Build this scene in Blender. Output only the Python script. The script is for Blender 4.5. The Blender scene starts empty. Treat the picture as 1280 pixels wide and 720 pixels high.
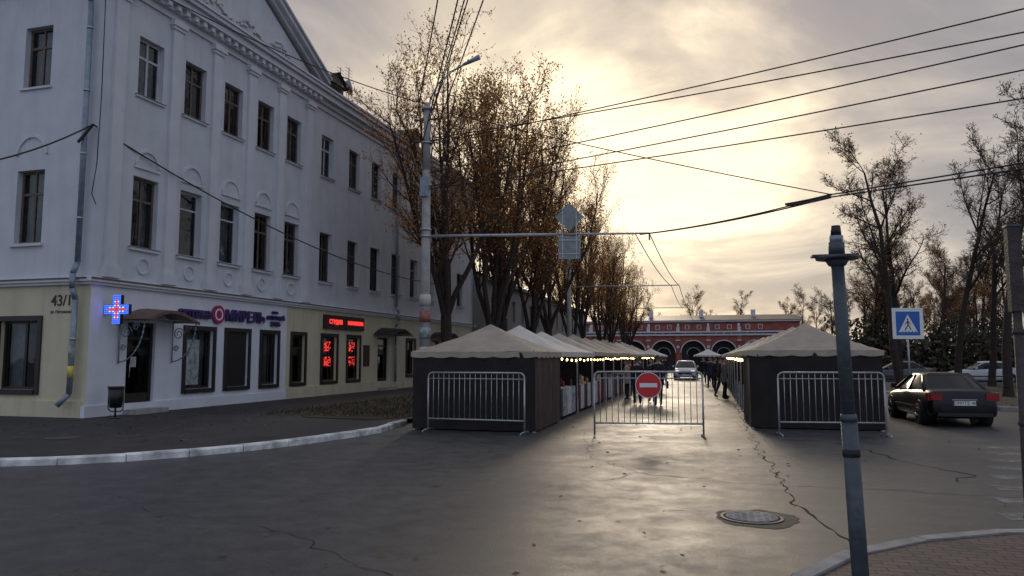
import bpy, math, random, bmesh
from mathutils import Vector, Matrix, noise
random.seed(7)
S=bpy.context.scene
COL=S.collection
R=math.radians
# ---------------------------------------------------------------- materials
def mat(name,c,rough=.7,var=.15,scale=3.0,bump=0.0,bscale=40,metal=0.0,emit=None,es=1.0,detail=5,spec=.5,c2=None):
    m=bpy.data.materials.new(name); m.use_nodes=True
    nt=m.node_tree; b=nt.nodes['Principled BSDF']
    b.inputs['Roughness'].default_value=rough; b.inputs['Metallic'].default_value=metal
    b.inputs['Specular IOR Level'].default_value=spec
    tc=nt.nodes.new('ShaderNodeTexCoord')
    n=nt.nodes.new('ShaderNodeTexNoise'); n.inputs['Scale'].default_value=scale; n.inputs['Detail'].default_value=detail
    nt.links.new(tc.outputs['Object'],n.inputs['Vector'])
    r=nt.nodes.new('ShaderNodeValToRGB')
    r.color_ramp.elements[0].position=.3; r.color_ramp.elements[1].position=.7
    a=tuple(x*(1-var) for x in c)+(1,); d=tuple(min(1,x*(1+var)) for x in (c2 or c))+(1,)
    r.color_ramp.elements[0].color=a; r.color_ramp.elements[1].color=d
    nt.links.new(n.outputs['Fac'],r.inputs['Fac']); nt.links.new(r.outputs['Color'],b.inputs['Base Color'])
    if bump:
        n2=nt.nodes.new('ShaderNodeTexNoise'); n2.inputs['Scale'].default_value=bscale; n2.inputs['Detail'].default_value=6
        nt.links.new(tc.outputs['Object'],n2.inputs['Vector'])
        bp=nt.nodes.new('ShaderNodeBump'); bp.inputs['Strength'].default_value=bump; bp.inputs['Distance'].default_value=.02
        nt.links.new(n2.outputs['Fac'],bp.inputs['Height']); nt.links.new(bp.outputs['Normal'],b.inputs['Normal'])
    if emit:
        b.inputs['Emission Color'].default_value=emit+(1,); b.inputs['Emission Strength'].default_value=es
    return m
def wallmat(name,c,dirt,amt=.5):
    """plaster: broad stains, vertical streaks and fine grain"""
    m=mat(name,c,.85,.06,1.5,.3,60)
    nt=m.node_tree; b=nt.nodes['Principled BSDF']
    src=b.inputs['Base Color'].links[0].from_socket
    tc=nt.nodes.new('ShaderNodeTexCoord'); mp=nt.nodes.new('ShaderNodeMapping'); mp.inputs['Scale'].default_value=(1.6,1.6,.16)
    nt.links.new(tc.outputs['Object'],mp.inputs['Vector'])
    n=nt.nodes.new('ShaderNodeTexNoise'); n.inputs['Scale'].default_value=1.5; n.inputs['Detail'].default_value=8; n.inputs['Roughness'].default_value=.65
    nt.links.new(mp.outputs[0],n.inputs['Vector'])
    r=nt.nodes.new('ShaderNodeValToRGB'); r.color_ramp.elements[0].position=.48; r.color_ramp.elements[1].position=.76
    r.color_ramp.elements[1].color=(amt,amt,amt,1)
    nt.links.new(n.outputs['Fac'],r.inputs['Fac'])
    mx=nt.nodes.new('ShaderNodeMix'); mx.data_type='RGBA'
    nt.links.new(r.outputs['Color'],mx.inputs[0]); nt.links.new(src,mx.inputs[6]); mx.inputs[7].default_value=dirt+(1,)
    nt.links.new(mx.outputs[2],b.inputs['Base Color'])
    return m
def leafmat(name,c,c2):
    m=mat(name,c,.7,.35,2,c2=c2); nt=m.node_tree; b=nt.nodes['Principled BSDF']
    o=nt.nodes['Material Output']; t=nt.nodes.new('ShaderNodeBsdfTranslucent'); mx=nt.nodes.new('ShaderNodeMixShader'); mx.inputs[0].default_value=.6
    nt.links.new(b.inputs['Base Color'].links[0].from_socket,t.inputs['Color'])
    nt.links.new(b.outputs[0],mx.inputs[1]); nt.links.new(t.outputs[0],mx.inputs[2]); nt.links.new(mx.outputs[0],o.inputs['Surface']); return m
M={}
M['white']=wallmat('plaster_white',(.60,.615,.65),(.40,.41,.43),.4)
M['trim']=wallmat('plaster_trim',(.64,.65,.68),(.44,.45,.46),.35)
M['shop']=wallmat('shop_white',(.74,.75,.80),(.55,.55,.60),.3)
M['cream']=wallmat('plaster_cream',(.62,.56,.39),(.33,.30,.23),.5)
M['house']=wallmat('plaster_grey',(.26,.25,.23),(.16,.15,.14),.5)
M['roofmetal']=mat('roof_metal',(.10,.07,.06),.5,.3,2)
M['darkframe']=mat('frame_dark',(.025,.018,.015),.5)
M['brownframe']=mat('frame_brown',(.13,.09,.07),.6,.3,8)
M['whiteframe']=mat('frame_white',(.50,.50,.51),.5)
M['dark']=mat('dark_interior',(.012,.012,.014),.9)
M['curtain']=mat('curtain',(.42,.42,.44),.9,.2,8)
M['pipe']=mat('pipe_grey',(.24,.29,.34),.45,.2,6,metal=.3)
M['steel']=mat('galvanised',(.42,.43,.44),.4,.2,10,metal=.6)
M['greypaint']=mat('grey_paint',(.060,.075,.088),.5,.3,12,.25,50)
M['rust']=mat('rusty',(.055,.04,.036),.7,.4,14,.4,50)
M['concrete']=mat('concrete',(.36,.35,.33),.85,.2,4,.4,50)
M['kerb']=mat('kerb_paint',(.52,.52,.51),.8,.4,3.5,.4,30,c2=(.68,.68,.66))
M['kerbg']=mat('kerb_stone',(.26,.255,.25),.85,.3,5,.4,30)
M['bark']=mat('bark',(.036,.025,.020),.9,.35,8,.5,25)
M['twig']=mat('twig_bark',(.085,.048,.030),.9,.3,3)
M['twigd']=mat('twig_bark_dark',(.05,.037,.03),.9,.3,3)
M['leaf']=leafmat('leaf_orange',(.48,.20,.05),(.60,.31,.08))
M['leafb']=leafmat('leaf_brown',(.24,.125,.045),(.33,.18,.07))
M['litter']=mat('leaf_litter',(.09,.05,.025),.8,.4,2,c2=(.14,.08,.035))
M['leafg']=mat('leaf_evergreen',(.03,.04,.018),.8,.4,2)
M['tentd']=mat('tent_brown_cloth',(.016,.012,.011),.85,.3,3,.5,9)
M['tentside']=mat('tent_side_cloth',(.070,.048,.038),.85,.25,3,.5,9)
M['roof_a']=mat('tent_roof_sand',(.38,.315,.25),.8,.14,2.5,.5,7)
M['roof_b']=mat('tent_roof_white',(.64,.59,.52),.8,.1,2.5,.5,7)
M['roof_c']=mat('tent_roof_tan',(.46,.38,.30),.8,.12,2.5,.5,7)
M['cloth_w']=mat('counter_cloth_white',(.55,.52,.50),.9,.25,5)
M['cloth_r']=mat('counter_cloth_red',(.22,.04,.04),.9,.3,5)
M['bulb']=mat('bulb_warm',(.9,.7,.4),emit=(1,.62,.25),es=12)
M['red']=mat('sign_red',(.62,.03,.03),.4,.1)
M['signw']=mat('sign_white',(.80,.80,.80),.4,.06)
M['blue']=mat('sign_blue',(.02,.12,.46),.4,.1)
M['black']=mat('black_paint',(.012,.012,.012),.45)
M['signback']=mat('sign_back_grey',(.24,.28,.28),.5,.2,5,metal=.3)
M['brick']=mat('red_plaster_hazed',(.34,.10,.075),.85,.25,1.5,.3,20)  # far arcade's red, paled so the base colour carries the haze
M['awn']=mat('awning_brown',(.15,.09,.07),.55,.3,6,.2,20)
M['awnb']=mat('awning_dark',(.02,.02,.025),.5,.3,6)
M['maroon']=mat('sign_maroon',(.05,.012,.015),.5)
M['led_r']=mat('led_red',(.8,.05,.03),emit=(1,.05,.04),es=1.3)
M['led_b']=mat('led_blue',(.05,.1,.8),emit=(.05,.16,1),es=1.8)
M['led_w']=mat('led_white',(.8,.85,.9),emit=(.8,.88,1),es=1.0)
M['violet']=mat('sign_violet',(.045,.025,.13),.4)
M['pink']=mat('sign_magenta',(.34,.02,.11),.4)
M['poster']=mat('poster',(.30,.34,.34),.7,.5,6)
M['poster_r']=mat('poster_red',(.30,.12,.10),.7,.5,6)
M['poster_y']=mat('sticker_yellow',(.6,.5,.1),.7,.3,6)
M['iron']=mat('cast_iron',(.09,.08,.07),.5,.4,20,.6,60,metal=.4)
M['crack']=mat('crack',(.010,.010,.010),.95)
M['patch']=mat('asphalt_patch',(.024,.024,.026),.7,.4,6,.8,60)
M['tyre']=mat('tyre',(.014,.014,.014),.8)
M['rim']=mat('rim',(.35,.35,.37),.35,.1,metal=.7)
M['carglass']=mat('car_glass',(.008,.009,.011),.1,spec=.35)
M['tail']=mat('tail_lamp',(.28,.012,.012),.2)
M['head']=mat('head_lamp',(.7,.7,.7),.15)
M['headon']=mat('head_lamp_on',(.9,.9,.9),emit=(1,.95,.85),es=3)
M['skin']=mat('skin',(.45,.27,.2),.6)
M['shoe']=mat('shoe',(.015,.013,.012),.6)
def glassmat():
    m=bpy.data.materials.new('window_glass'); m.use_nodes=True; nt=m.node_tree
    for n in list(nt.nodes): nt.nodes.remove(n)
    o=nt.nodes.new('ShaderNodeOutputMaterial'); mx=nt.nodes.new('ShaderNodeMixShader'); t=nt.nodes.new('ShaderNodeBsdfTransparent'); g=nt.nodes.new('ShaderNodeBsdfGlossy')
    t.inputs[0].default_value=(.6,.65,.66,1); g.inputs['Roughness'].default_value=.03; g.inputs[0].default_value=(.85,.88,.9,1)
    f=nt.nodes.new('ShaderNodeFresnel'); f.inputs[0].default_value=1.6
    tc=nt.nodes.new('ShaderNodeTexCoord'); n=nt.nodes.new('ShaderNodeTexNoise'); n.inputs['Scale'].default_value=1.3
    bp=nt.nodes.new('ShaderNodeBump'); bp.inputs['Strength'].default_value=.12; bp.inputs['Distance'].default_value=.05
    nt.links.new(tc.outputs['Object'],n.inputs[0]); nt.links.new(n.outputs['Fac'],bp.inputs['Height']); nt.links.new(bp.outputs[0],g.inputs['Normal'])
    nt.links.new(f.outputs[0],mx.inputs[0]); nt.links.new(t.outputs[0],mx.inputs[1]); nt.links.new(g.outputs[0],mx.inputs[2]); nt.links.new(mx.outputs[0],o.inputs[0])
    return m
M['glass']=glassmat()
def asphalt(name,c0,c1,r0,r1,spec=.5):
    m=mat(name,c0,.5,.0,.35,.0,spec=spec); nt=m.node_tree; b=nt.nodes['Principled BSDF']
    tc=nt.nodes.new('ShaderNodeTexCoord')
    def N(sc,det=6,rg=.6):
        n=nt.nodes.new('ShaderNodeTexNoise'); n.inputs['Scale'].default_value=sc; n.inputs['Detail'].default_value=det; n.inputs['Roughness'].default_value=rg
        nt.links.new(tc.outputs['Object'],n.inputs['Vector']); return n
    big=N(.28,8,.68); fine=N(60,3,.8); mid=N(2.4,8,.75)
    rp=nt.nodes.new('ShaderNodeValToRGB'); rp.color_ramp.elements[0].position=.38; rp.color_ramp.elements[1].position=.62
    rp.color_ramp.elements[0].color=c0+(1,); rp.color_ramp.elements[1].color=c1+(1,)
    nt.links.new(big.outputs['Fac'],rp.inputs['Fac'])
    r2=nt.nodes.new('ShaderNodeValToRGB'); r2.color_ramp.elements[0].position=.38; r2.color_ramp.elements[1].position=.64
    r2.color_ramp.elements[0].color=(.4,.4,.4,1); r2.color_ramp.elements[1].color=(1.7,1.7,1.7,1)
    ad=nt.nodes.new('ShaderNodeMath'); ad.operation='MULTIPLY_ADD'; ad.inputs[1].default_value=.5
    hf=nt.nodes.new('ShaderNodeMath'); hf.operation='MULTIPLY'; hf.inputs[1].default_value=.5
    nt.links.new(mid.outputs['Fac'],hf.inputs[0])
    nt.links.new(fine.outputs['Fac'],ad.inputs[0]); nt.links.new(hf.outputs[0],ad.inputs[2]); nt.links.new(ad.outputs[0],r2.inputs['Fac'])
    mx=nt.nodes.new('ShaderNodeMix'); mx.data_type='RGBA'; mx.blend_type='MULTIPLY'; mx.inputs[0].default_value=1
    nt.links.new(rp.outputs['Color'],mx.inputs[6]); nt.links.new(r2.outputs['Color'],mx.inputs[7]); nt.links.new(mx.outputs[2],b.inputs['Base Color'])
    a2=nt.nodes.new('ShaderNodeMath'); a2.operation='MULTIPLY_ADD'; a2.inputs[1].default_value=.5
    h2=nt.nodes.new('ShaderNodeMath'); h2.operation='MULTIPLY'; h2.inputs[1].default_value=.5
    nt.links.new(mid.outputs['Fac'],h2.inputs[0]); nt.links.new(big.outputs['Fac'],a2.inputs[0]); nt.links.new(h2.outputs[0],a2.inputs[2])
    mr=nt.nodes.new('ShaderNodeMapRange'); mr.inputs[1].default_value=.40; mr.inputs[2].default_value=.60; mr.inputs[3].default_value=r0; mr.inputs[4].default_value=r1
    nt.links.new(a2.outputs[0],mr.inputs[0]); nt.links.new(mr.outputs[0],b.inputs['Roughness'])
    bp=nt.nodes.new('ShaderNodeBump'); bp.inputs['Strength'].default_value=.8; bp.inputs['Distance'].default_value=.006
    nt.links.new(fine.outputs['Fac'],bp.inputs['Height']); nt.links.new(bp.outputs[0],b.inputs['Normal'])
    return m
M['asphalt']=asphalt('asphalt',(.046,.046,.049),(.068,.068,.068),.38,.60,.6)
M['pave']=asphalt('pavement_asphalt',(.028,.026,.028),(.044,.040,.041),.6,.78,.4)
M['grass']=mat('grass_ground',(.020,.022,.012),.95,.4,1.2,.8,12,c2=(.035,.026,.016))
def brickpave():
    m=mat('brick_paving',(.2,.1,.08),.7); nt=m.node_tree; b=nt.nodes['Principled BSDF']
    tc=nt.nodes.new('ShaderNodeTexCoord'); br=nt.nodes.new('ShaderNodeTexBrick')
    br.inputs['Scale'].default_value=1; br.inputs['Brick Width'].default_value=.2; br.inputs['Row Height'].default_value=.1; br.inputs['Mortar Size'].default_value=.008
    br.inputs['Color1'].default_value=(.12,.075,.065,1); br.inputs['Color2'].default_value=(.06,.048,.046,1); br.inputs['Mortar'].default_value=(.018,.018,.018,1)
    nt.links.new(tc.outputs['Object'],br.inputs['Vector']); nt.links.new(br.outputs['Color'],b.inputs['Base Color'])
    bp=nt.nodes.new('ShaderNodeBump'); bp.invert=True; bp.inputs['Strength'].default_value=.8; bp.inputs['Distance'].default_value=.012
    nt.links.new(br.outputs['Fac'],bp.inputs['Height']); nt.links.new(bp.outputs[0],b.inputs['Normal'])
    return m
M['bpave']=brickpave()
def wornpaint():
    m=mat('worn_paint',(.30,.30,.29),.7,.2,3); nt=m.node_tree; b=nt.nodes['Principled BSDF']
    tc=nt.nodes.new('ShaderNodeTexCoord'); n=nt.nodes.new('ShaderNodeTexNoise'); n.inputs['Scale'].default_value=5; n.inputs['Detail'].default_value=9; n.inputs['Roughness'].default_value=.8
    nt.links.new(tc.outputs['Object'],n.inputs[0]); r=nt.nodes.new('ShaderNodeValToRGB'); r.color_ramp.elements[0].position=.40; r.color_ramp.elements[1].position=.60
    r.color_ramp.elements[0].color=(0,0,0,1); r.color_ramp.elements[1].color=(.8,.8,.8,1)
    nt.links.new(n.outputs['Fac'],r.inputs[0]); nt.links.new(r.outputs[0],b.inputs['Alpha']); return m
M['worn']=wornpaint()

# ---------------------------------------------------------------- mesh builder
Z=Vector((0,0,1))
class Fr:
    def __init__(s,O,D,N): s.O=Vector(O); s.D=Vector(D).normalized(); s.N=Vector(N).normalized()
    def p(s,a,o,z): return s.O+s.D*a+s.N*o+Z*z
W=Fr((0,0,0),(1,0,0),(0,1,0))
class MB:
    def __init__(s): s.v=[];s.f=[];s.m=[];s.sl=[];s.sm=[]
    def mi(s,k):
        if k not in s.sl: s.sl.append(k)
        return s.sl.index(k)
    def face(s,pts,k,smooth=False):
        b=len(s.v); s.v+= [tuple(p) for p in pts]; s.f.append(tuple(range(b,b+len(pts)))); s.m.append(s.mi(k)); s.sm.append(smooth)
    def box(s,fr,a0,a1,o0,o1,z0,z1,k):
        P=[fr.p(a,o,z) for z in(z0,z1) for o in (o0,o1) for a in (a0,a1)]
        b=len(s.v); s.v+=[tuple(p) for p in P]
        for f in ((0,1,3,2),(4,6,7,5),(0,4,5,1),(2,3,7,6),(0,2,6,4),(1,5,7,3)):
            s.f.append(tuple(b+i for i in f)); s.m.append(s.mi(k)); s.sm.append(False)
    def cyl(s,p0,p1,r0,r1=None,n=8,k='steel',cap=True):
        p0=Vector(p0);p1=Vector(p1); r1=r0 if r1 is None else r1
        d=(p1-p0)
        if d.length<1e-6: return
        d.normalize(); a=d.orthogonal().normalized(); c=d.cross(a)
        b=len(s.v)
        for p,r in((p0,r0),(p1,r1)):
            for i in range(n):
                t=2*math.pi*i/n; s.v.append(tuple(p+a*(r*math.cos(t))+c*(r*math.sin(t))))
        mi=s.mi(k)
        for i in range(n):
            j=(i+1)%n; s.f.append((b+i,b+j,b+n+j,b+n+i)); s.m.append(mi); s.sm.append(n>4)
        if cap:
            s.f.append(tuple(b+n-1-i for i in range(n))); s.m.append(mi); s.sm.append(False)
            s.f.append(tuple(b+n+i for i in range(n))); s.m.append(mi); s.sm.append(False)
    def path(s,pts,r,n=8,k='steel'):
        for i in range(len(pts)-1): s.cyl(pts[i],pts[i+1],r,None,n,k,True)
    def grid(s,P,k,smooth=True):
        b=len(s.v); nr=len(P); nc=len(P[0])
        for row in P: s.v+=[tuple(p) for p in row]
        mi=s.mi(k)
        for i in range(nr-1):
            for j in range(nc-1):
                s.f.append((b+i*nc+j,b+i*nc+j+1,b+(i+1)*nc+j+1,b+(i+1)*nc+j)); s.m.append(mi); s.sm.append(smooth)
    def mesh(s,name):
        me=bpy.data.meshes.new(name); me.from_pydata(s.v,[],s.f)
        for k in s.sl: me.materials.append(M[k] if isinstance(k,str) else k)
        me.polygons.foreach_set('material_index',s.m); me.polygons.foreach_set('use_smooth',s.sm); me.update(); return me
    def build(s,name,parent=None):
        o=bpy.data.objects.new(name,s.mesh(name)); COL.objects.link(o)
        if parent: o.parent=parent
        return o
def empty(name,loc=(0,0,0),rz=0):
    e=bpy.data.objects.new(name,None); COL.objects.link(e); e.location=loc; e.rotation_euler=(0,0,rz); e.empty_display_size=.3; return e
def text(body,size,fr,a,o,z,k,parent,name='lettering',ext=.01,align='CENTER',off=None):
    c=bpy.data.curves.new(name,'FONT'); c.body=body; c.size=size; c.extrude=ext; c.align_x=align; c.align_y='CENTER'; c.offset=.01*size if off is None else off
    ob=bpy.data.objects.new(name,c); COL.objects.link(ob); c.materials.append(M[k])
    m=Matrix((fr.D,Z,fr.D.cross(Z))).transposed().to_4x4(); m.translation=fr.p(a,o,z); ob.matrix_world=m
    if parent: ob.parent=parent
    return ob

# ---------------------------------------------------------------- ground
def sheet(name,poly,z,k):
    mb=MB(); mb.face([(x,y,z) for x,y in poly],k); return mb.build(name)
g=MB(); g.face([(-400,-200,0),(400,-200,0),(400,900,0),(-400,900,0)],'asphalt'); g.build('road')
def smooth_line(pts,n=6):
    out=[]
    P=[Vector(p) for p in pts]
    for i in range(len(P)-1):
        p0=P[max(i-1,0)];p1=P[i];p2=P[i+1];p3=P[min(i+2,len(P)-1)]
        for j in range(n):
            t=j/n; out.append(.5*((2*p1)+(-p0+p2)*t+(2*p0-5*p1+4*p2-p3)*t*t+(-p0+3*p1-3*p2+p3)*t**3))
    out.append(P[-1]); return out
def kerbline(name,line,side,k,h=.13,w=.16,seg=1.0,z0=0,jit=.010):
    mb=MB(); acc=0
    pts=[line[0]]
    for i in range(len(line)-1):
        a=line[i];b=line[i+1]; L=(b-a).length
        if L<1e-5: continue
        d=(b-a)/L; t=seg-acc
        while t<L: pts.append(a+d*t); t+=seg
        acc=L-(t-seg)
    for i in range(len(pts)-1):
        a=pts[i];b=pts[i+1]; d=(b-a).normalized(); n=Vector((-d.y,d.x))*side
        j=random.uniform(-jit,jit); hh=h+random.uniform(-jit,jit)
        a2=a+d*.008;b2=b-d*.008; c=.025
        prof=[(0+j,z0),(0+j,hh-c),(c+j,hh),(w,hh),(w,z0)]
        A=[Vector((a2.x+n.x*o,a2.y+n.y*o,z)) for o,z in prof]; B=[Vector((b2.x+n.x*o,b2.y+n.y*o,z)) for o,z in prof]
        for q in range(4): mb.face([A[q],B[q],B[q+1],A[q+1]],k)
        mb.face(A,k); mb.face(B[::-1],k)
    return mb.build(name)
lk=smooth_line([(-60,8.2),(-30,8.3),(-18,8.5),(-13.5,8.8),(-11,9.6),(-9.5,10.6),(-8.45,12.1),(-7.75,14.0),(-7.35,16.0),(-7.5,17.2),(-7.55,20),(-7.55,30),(-7.55,60),(-7.55,96)],5)
lk2=[Vector((p.x,p.y)) for p in lk]
def offs(line,d):
    out=[]
    for i,p in enumerate(line):
        a=line[max(i-1,0)];b=line[min(i+1,len(line)-1)]; t=(b-a).normalized(); out.append(p+Vector((-t.y,t.x))*d)
    return out
inner=offs(lk2,.155)
sheet('pavement',[(p.x,p.y) for p in inner]+[(-60,96)],.118,'pave')
kerbline('kerb',lk2[:50],1,'kerb')
kerbline('kerb',lk2[50:],1,'kerbg')
sheet('lawn',[(-12.3,20.5),(-10.5,18.2),(-8.6,17.9),(-7.9,18.8),(-7.9,95),(-12.3,95)],.132,'grass')
rk=smooth_line([(6.5,9.0),(4.5,8.75),(2.83,8.25),(2.07,7.87),(1.41,7.32),(.8,6.6),(.45,5.7),(.32,4),(.3,0),(.3,-12)],5)
rk2=[Vector((p.x,p.y)) for p in rk]; rin=offs(rk2,.155)
sheet('pavement',[(p.x,p.y) for p in rin]+[(6.5,-12)],.118,'bpave')
kerbline('kerb',rk2,1,'kerbg')
pk=smooth_line([(80,27),(20,27),(11,27.2),(9,28),(8.3,30),(8.2,34),(8.2,60),(8.2,99)],4)
pk2=[Vector((p.x,p.y)) for p in pk]
sheet('lawn',[(p.x,p.y) for p in offs(pk2,-.155)]+[(80,99)],.125,'grass')
kerbline('kerb',pk2,-1,'kerbg')
sheet('parking_area',[(10,50),(70,50),(70,62),(10,62)],.131,'pave')
mb=MB()
def leafq(mb,x,y,z,s,k):
    a=random.uniform(0,6.28); t=random.uniform(-.6,.6)
    u=Vector((math.cos(a),math.sin(a),t*.4))*s; v=Vector((-math.sin(a),math.cos(a),random.uniform(-.5,.5)))*s*.7
    c=Vector((x,y,z+s*.25)); mb.face([c-u*.5,c+v*.5,c+u*.5,c-v*.5],k)
for i in range(5200):
    r=random.random()
    if r<.55: x=random.uniform(-12.2,-7.9); y=18.6+abs(random.gauss(0,11)); z=.14
    elif r<.62: x=random.uniform(-16,-9.7); y=random.uniform(12,22); z=.125
    elif r<.95: x=random.uniform(8.6,34); y=random.uniform(27.6,50); z=.135
    else: x=random.gauss(-4,4);y=random.uniform(5,30);z=.004
    if z==.004 and (x<-7.2 or (y>16.8 and x<-3.8) or (x>.2 and y<9)): continue
    leafq(mb,x,y,z,random.uniform(.04,.09),'litter' if random.random()<.9 else 'leafb')
mb.build('fallen_leaves')
mb=MB()
for i in range(9000):
    if random.random()<.6: x=random.uniform(-12.2,-7.95); y=18.7+abs(random.gauss(0,9))
    else: x=random.uniform(8.5,40); y=random.uniform(27.4,49)
    a=random.uniform(0,6.28); h=random.uniform(.04,.15); w=.012
    c=Vector((x,y,.13)); u=Vector((math.cos(a),math.sin(a),0))*w; l=Vector((random.uniform(-.05,.05),random.uniform(-.05,.05),h))
    mb.face([c-u,c+u,c+l],random.choice(['leafg','leafg','litter']))
mb.build('grass')
mb=MB()
for i in range(1,9):
    y=8.3+i*1.0; x0=3.0+.30*(y-9)
    mb.face([(x0,y,.004),(x0+4.2,y+.1,.004),(x0+4.2,y+.5,.004),(x0,y+.40,.004)],'worn')
mb.build('crosswalk_marking')
def crack(mb,pts,w,jit=.05,step=.12,k='crack',z=.0045):
    out=[]; w*=.62
    for i in range(len(pts)-1):
        a=Vector(pts[i]);b=Vector(pts[i+1]); n=max(2,int((b-a).length/step))
        for j in range(n): out.append(a.lerp(b,j/n))
    out.append(Vector(pts[-1])); L=[];Rr=[]
    ph=random.uniform(0,100)
    for i,p in enumerate(out):
        a=out[max(i-1,0)];b=out[min(i+1,len(out)-1)]; d=(b-a).normalized(); n=Vector((-d.y,d.x))
        q=p+n*(noise.noise(Vector((i*.35,ph,0)))*jit*2.2+random.uniform(-.35,.35)*jit*.5)
        ww=w*max(.12,random.uniform(.2,1.1)*(.75+.7*noise.noise(Vector((i*.13,ph+5,0)))))
        L.append((q.x-n.x*ww,q.y-n.y*ww,z)); Rr.append((q.x+n.x*ww,q.y+n.y*ww,z))
    for i in range(len(L)-1): mb.face([L[i],L[i+1],Rr[i+1],Rr[i]],k)
mb=MB()
crack(mb,[(.95,40),(.9,24),(.85,17),(.95,12),(.98,9.6),(1.25,7.8)],.032,.07)
crack(mb,[(-2.6,16),(-2.0,13.2),(-1.1,11.6),(.6,11.0),(.95,10.9),(2.6,10.9),(4.2,10.6)],.018,.1)
crack(mb,[(-2.0,13.2),(-1.4,13.9),(-.6,14.2)],.014,.08)
crack(mb,[(-1.1,11.6),(-1.5,10.6),(-1.0,10.0)],.012,.08)
crack(mb,[(2.5,16.5),(3.1,14),(3.7,12.6),(3.3,11.9)],.038,.09)
crack(mb,[(-4.6,7.0),(-3.6,6.5),(-3.2,6.1),(-2.5,5.7)],.012,.09)
crack(mb,[(-7.6,8.2),(-6.0,7.3),(-4.6,7.0)],.006,.09)
crack(mb,[(-3.5,14.5),(-1,13.9),(2,14.6),(4.6,14.1)],.010,.07)
crack(mb,[(.98,9.6),(.4,9.0),(-.5,8.9)],.010,.06)
crack(mb,[(.9,20),(-1.5,20.6),(-3.6,20.2)],.01,.07)
crack(mb,[(.9,26),(-1.5,26.3),(-3.6,25.6)],.012,.07)
mb.build('road_crack')
mx,my=.42,8.7
mb=MB(); n=36; ring=[]
for i in range(n):
    t=2*math.pi*i/n; r=.44+.12*noise.noise(Vector((math.cos(t)*1.7,math.sin(t)*1.7,3)))+random.uniform(-.02,.02)
    ring.append((mx+.05+r*math.cos(t),my+r*math.sin(t),.0035))
mb.face(ring,'patch'); mb.build('asphalt_patch')
man=empty('manhole_cover',(0,0,0)); mb=MB()
mb.cyl((mx,my,0.004),(mx,my,.014),.34,.33,32,'iron')
mb.cyl((mx,my,0.0145),(mx,my,.0155),.30,.30,32,'crack')
mb.cyl((mx,my,0.0160),(mx,my,.020),.275,.27,32,'kerbg')
for i in range(-3,4):
    for j in range(-3,4):
        if i*i+j*j<11: mb.box(W,mx+i*.075-.022,mx+i*.075+.022,my+j*.075-.022,my+j*.075+.022,.020,.024,'kerbg')
mb.build('cover',man)
mb=MB()
for (x,y,z) in((-12.6,12.4,.119),(-4.9,4.9,.004)):
    mb.cyl((x,y,z),(x,y,z+.012),.33,.33,28,'iron')
mb.build('manhole_cover')

# ---------------------------------------------------------------- facade tools
def wall(mb,fr,s0,s1,z0,z1,ops,k,dep=.22,kr=None):
    kr=kr or k
    ss=sorted(set([s0,s1]+[x for o in ops for x in o[:2]])); zz=sorted(set([z0,z1]+[x for o in ops for x in o[2:4]]))
    for i in range(len(ss)-1):
        for j in range(len(zz)-1):
            cs=(ss[i]+ss[i+1])/2; cz=(zz[j]+zz[j+1])/2
            if any(o[0]<cs<o[1] and o[2]<cz<o[3] for o in ops): continue
            mb.face([fr.p(ss[i],0,zz[j]),fr.p(ss[i+1],0,zz[j]),fr.p(ss[i+1],0,zz[j+1]),fr.p(ss[i],0,zz[j+1])],k)
    for a,b,c,d in [o[:4] for o in ops]:
        mb.face([fr.p(a,0,c),fr.p(a,-dep,c),fr.p(a,-dep,d),fr.p(a,0,d)],kr); mb.face([fr.p(b,0,c),fr.p(b,0,d),fr.p(b,-dep,d),fr.p(b,-dep,c)],kr)
        mb.face([fr.p(a,0,d),fr.p(a,-dep,d),fr.p(b,-dep,d),fr.p(b,0,d)],kr); mb.face([fr.p(a,0,c),fr.p(b,0,c),fr.p(b,-dep,c),fr.p(a,-dep,c)],kr)
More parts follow.
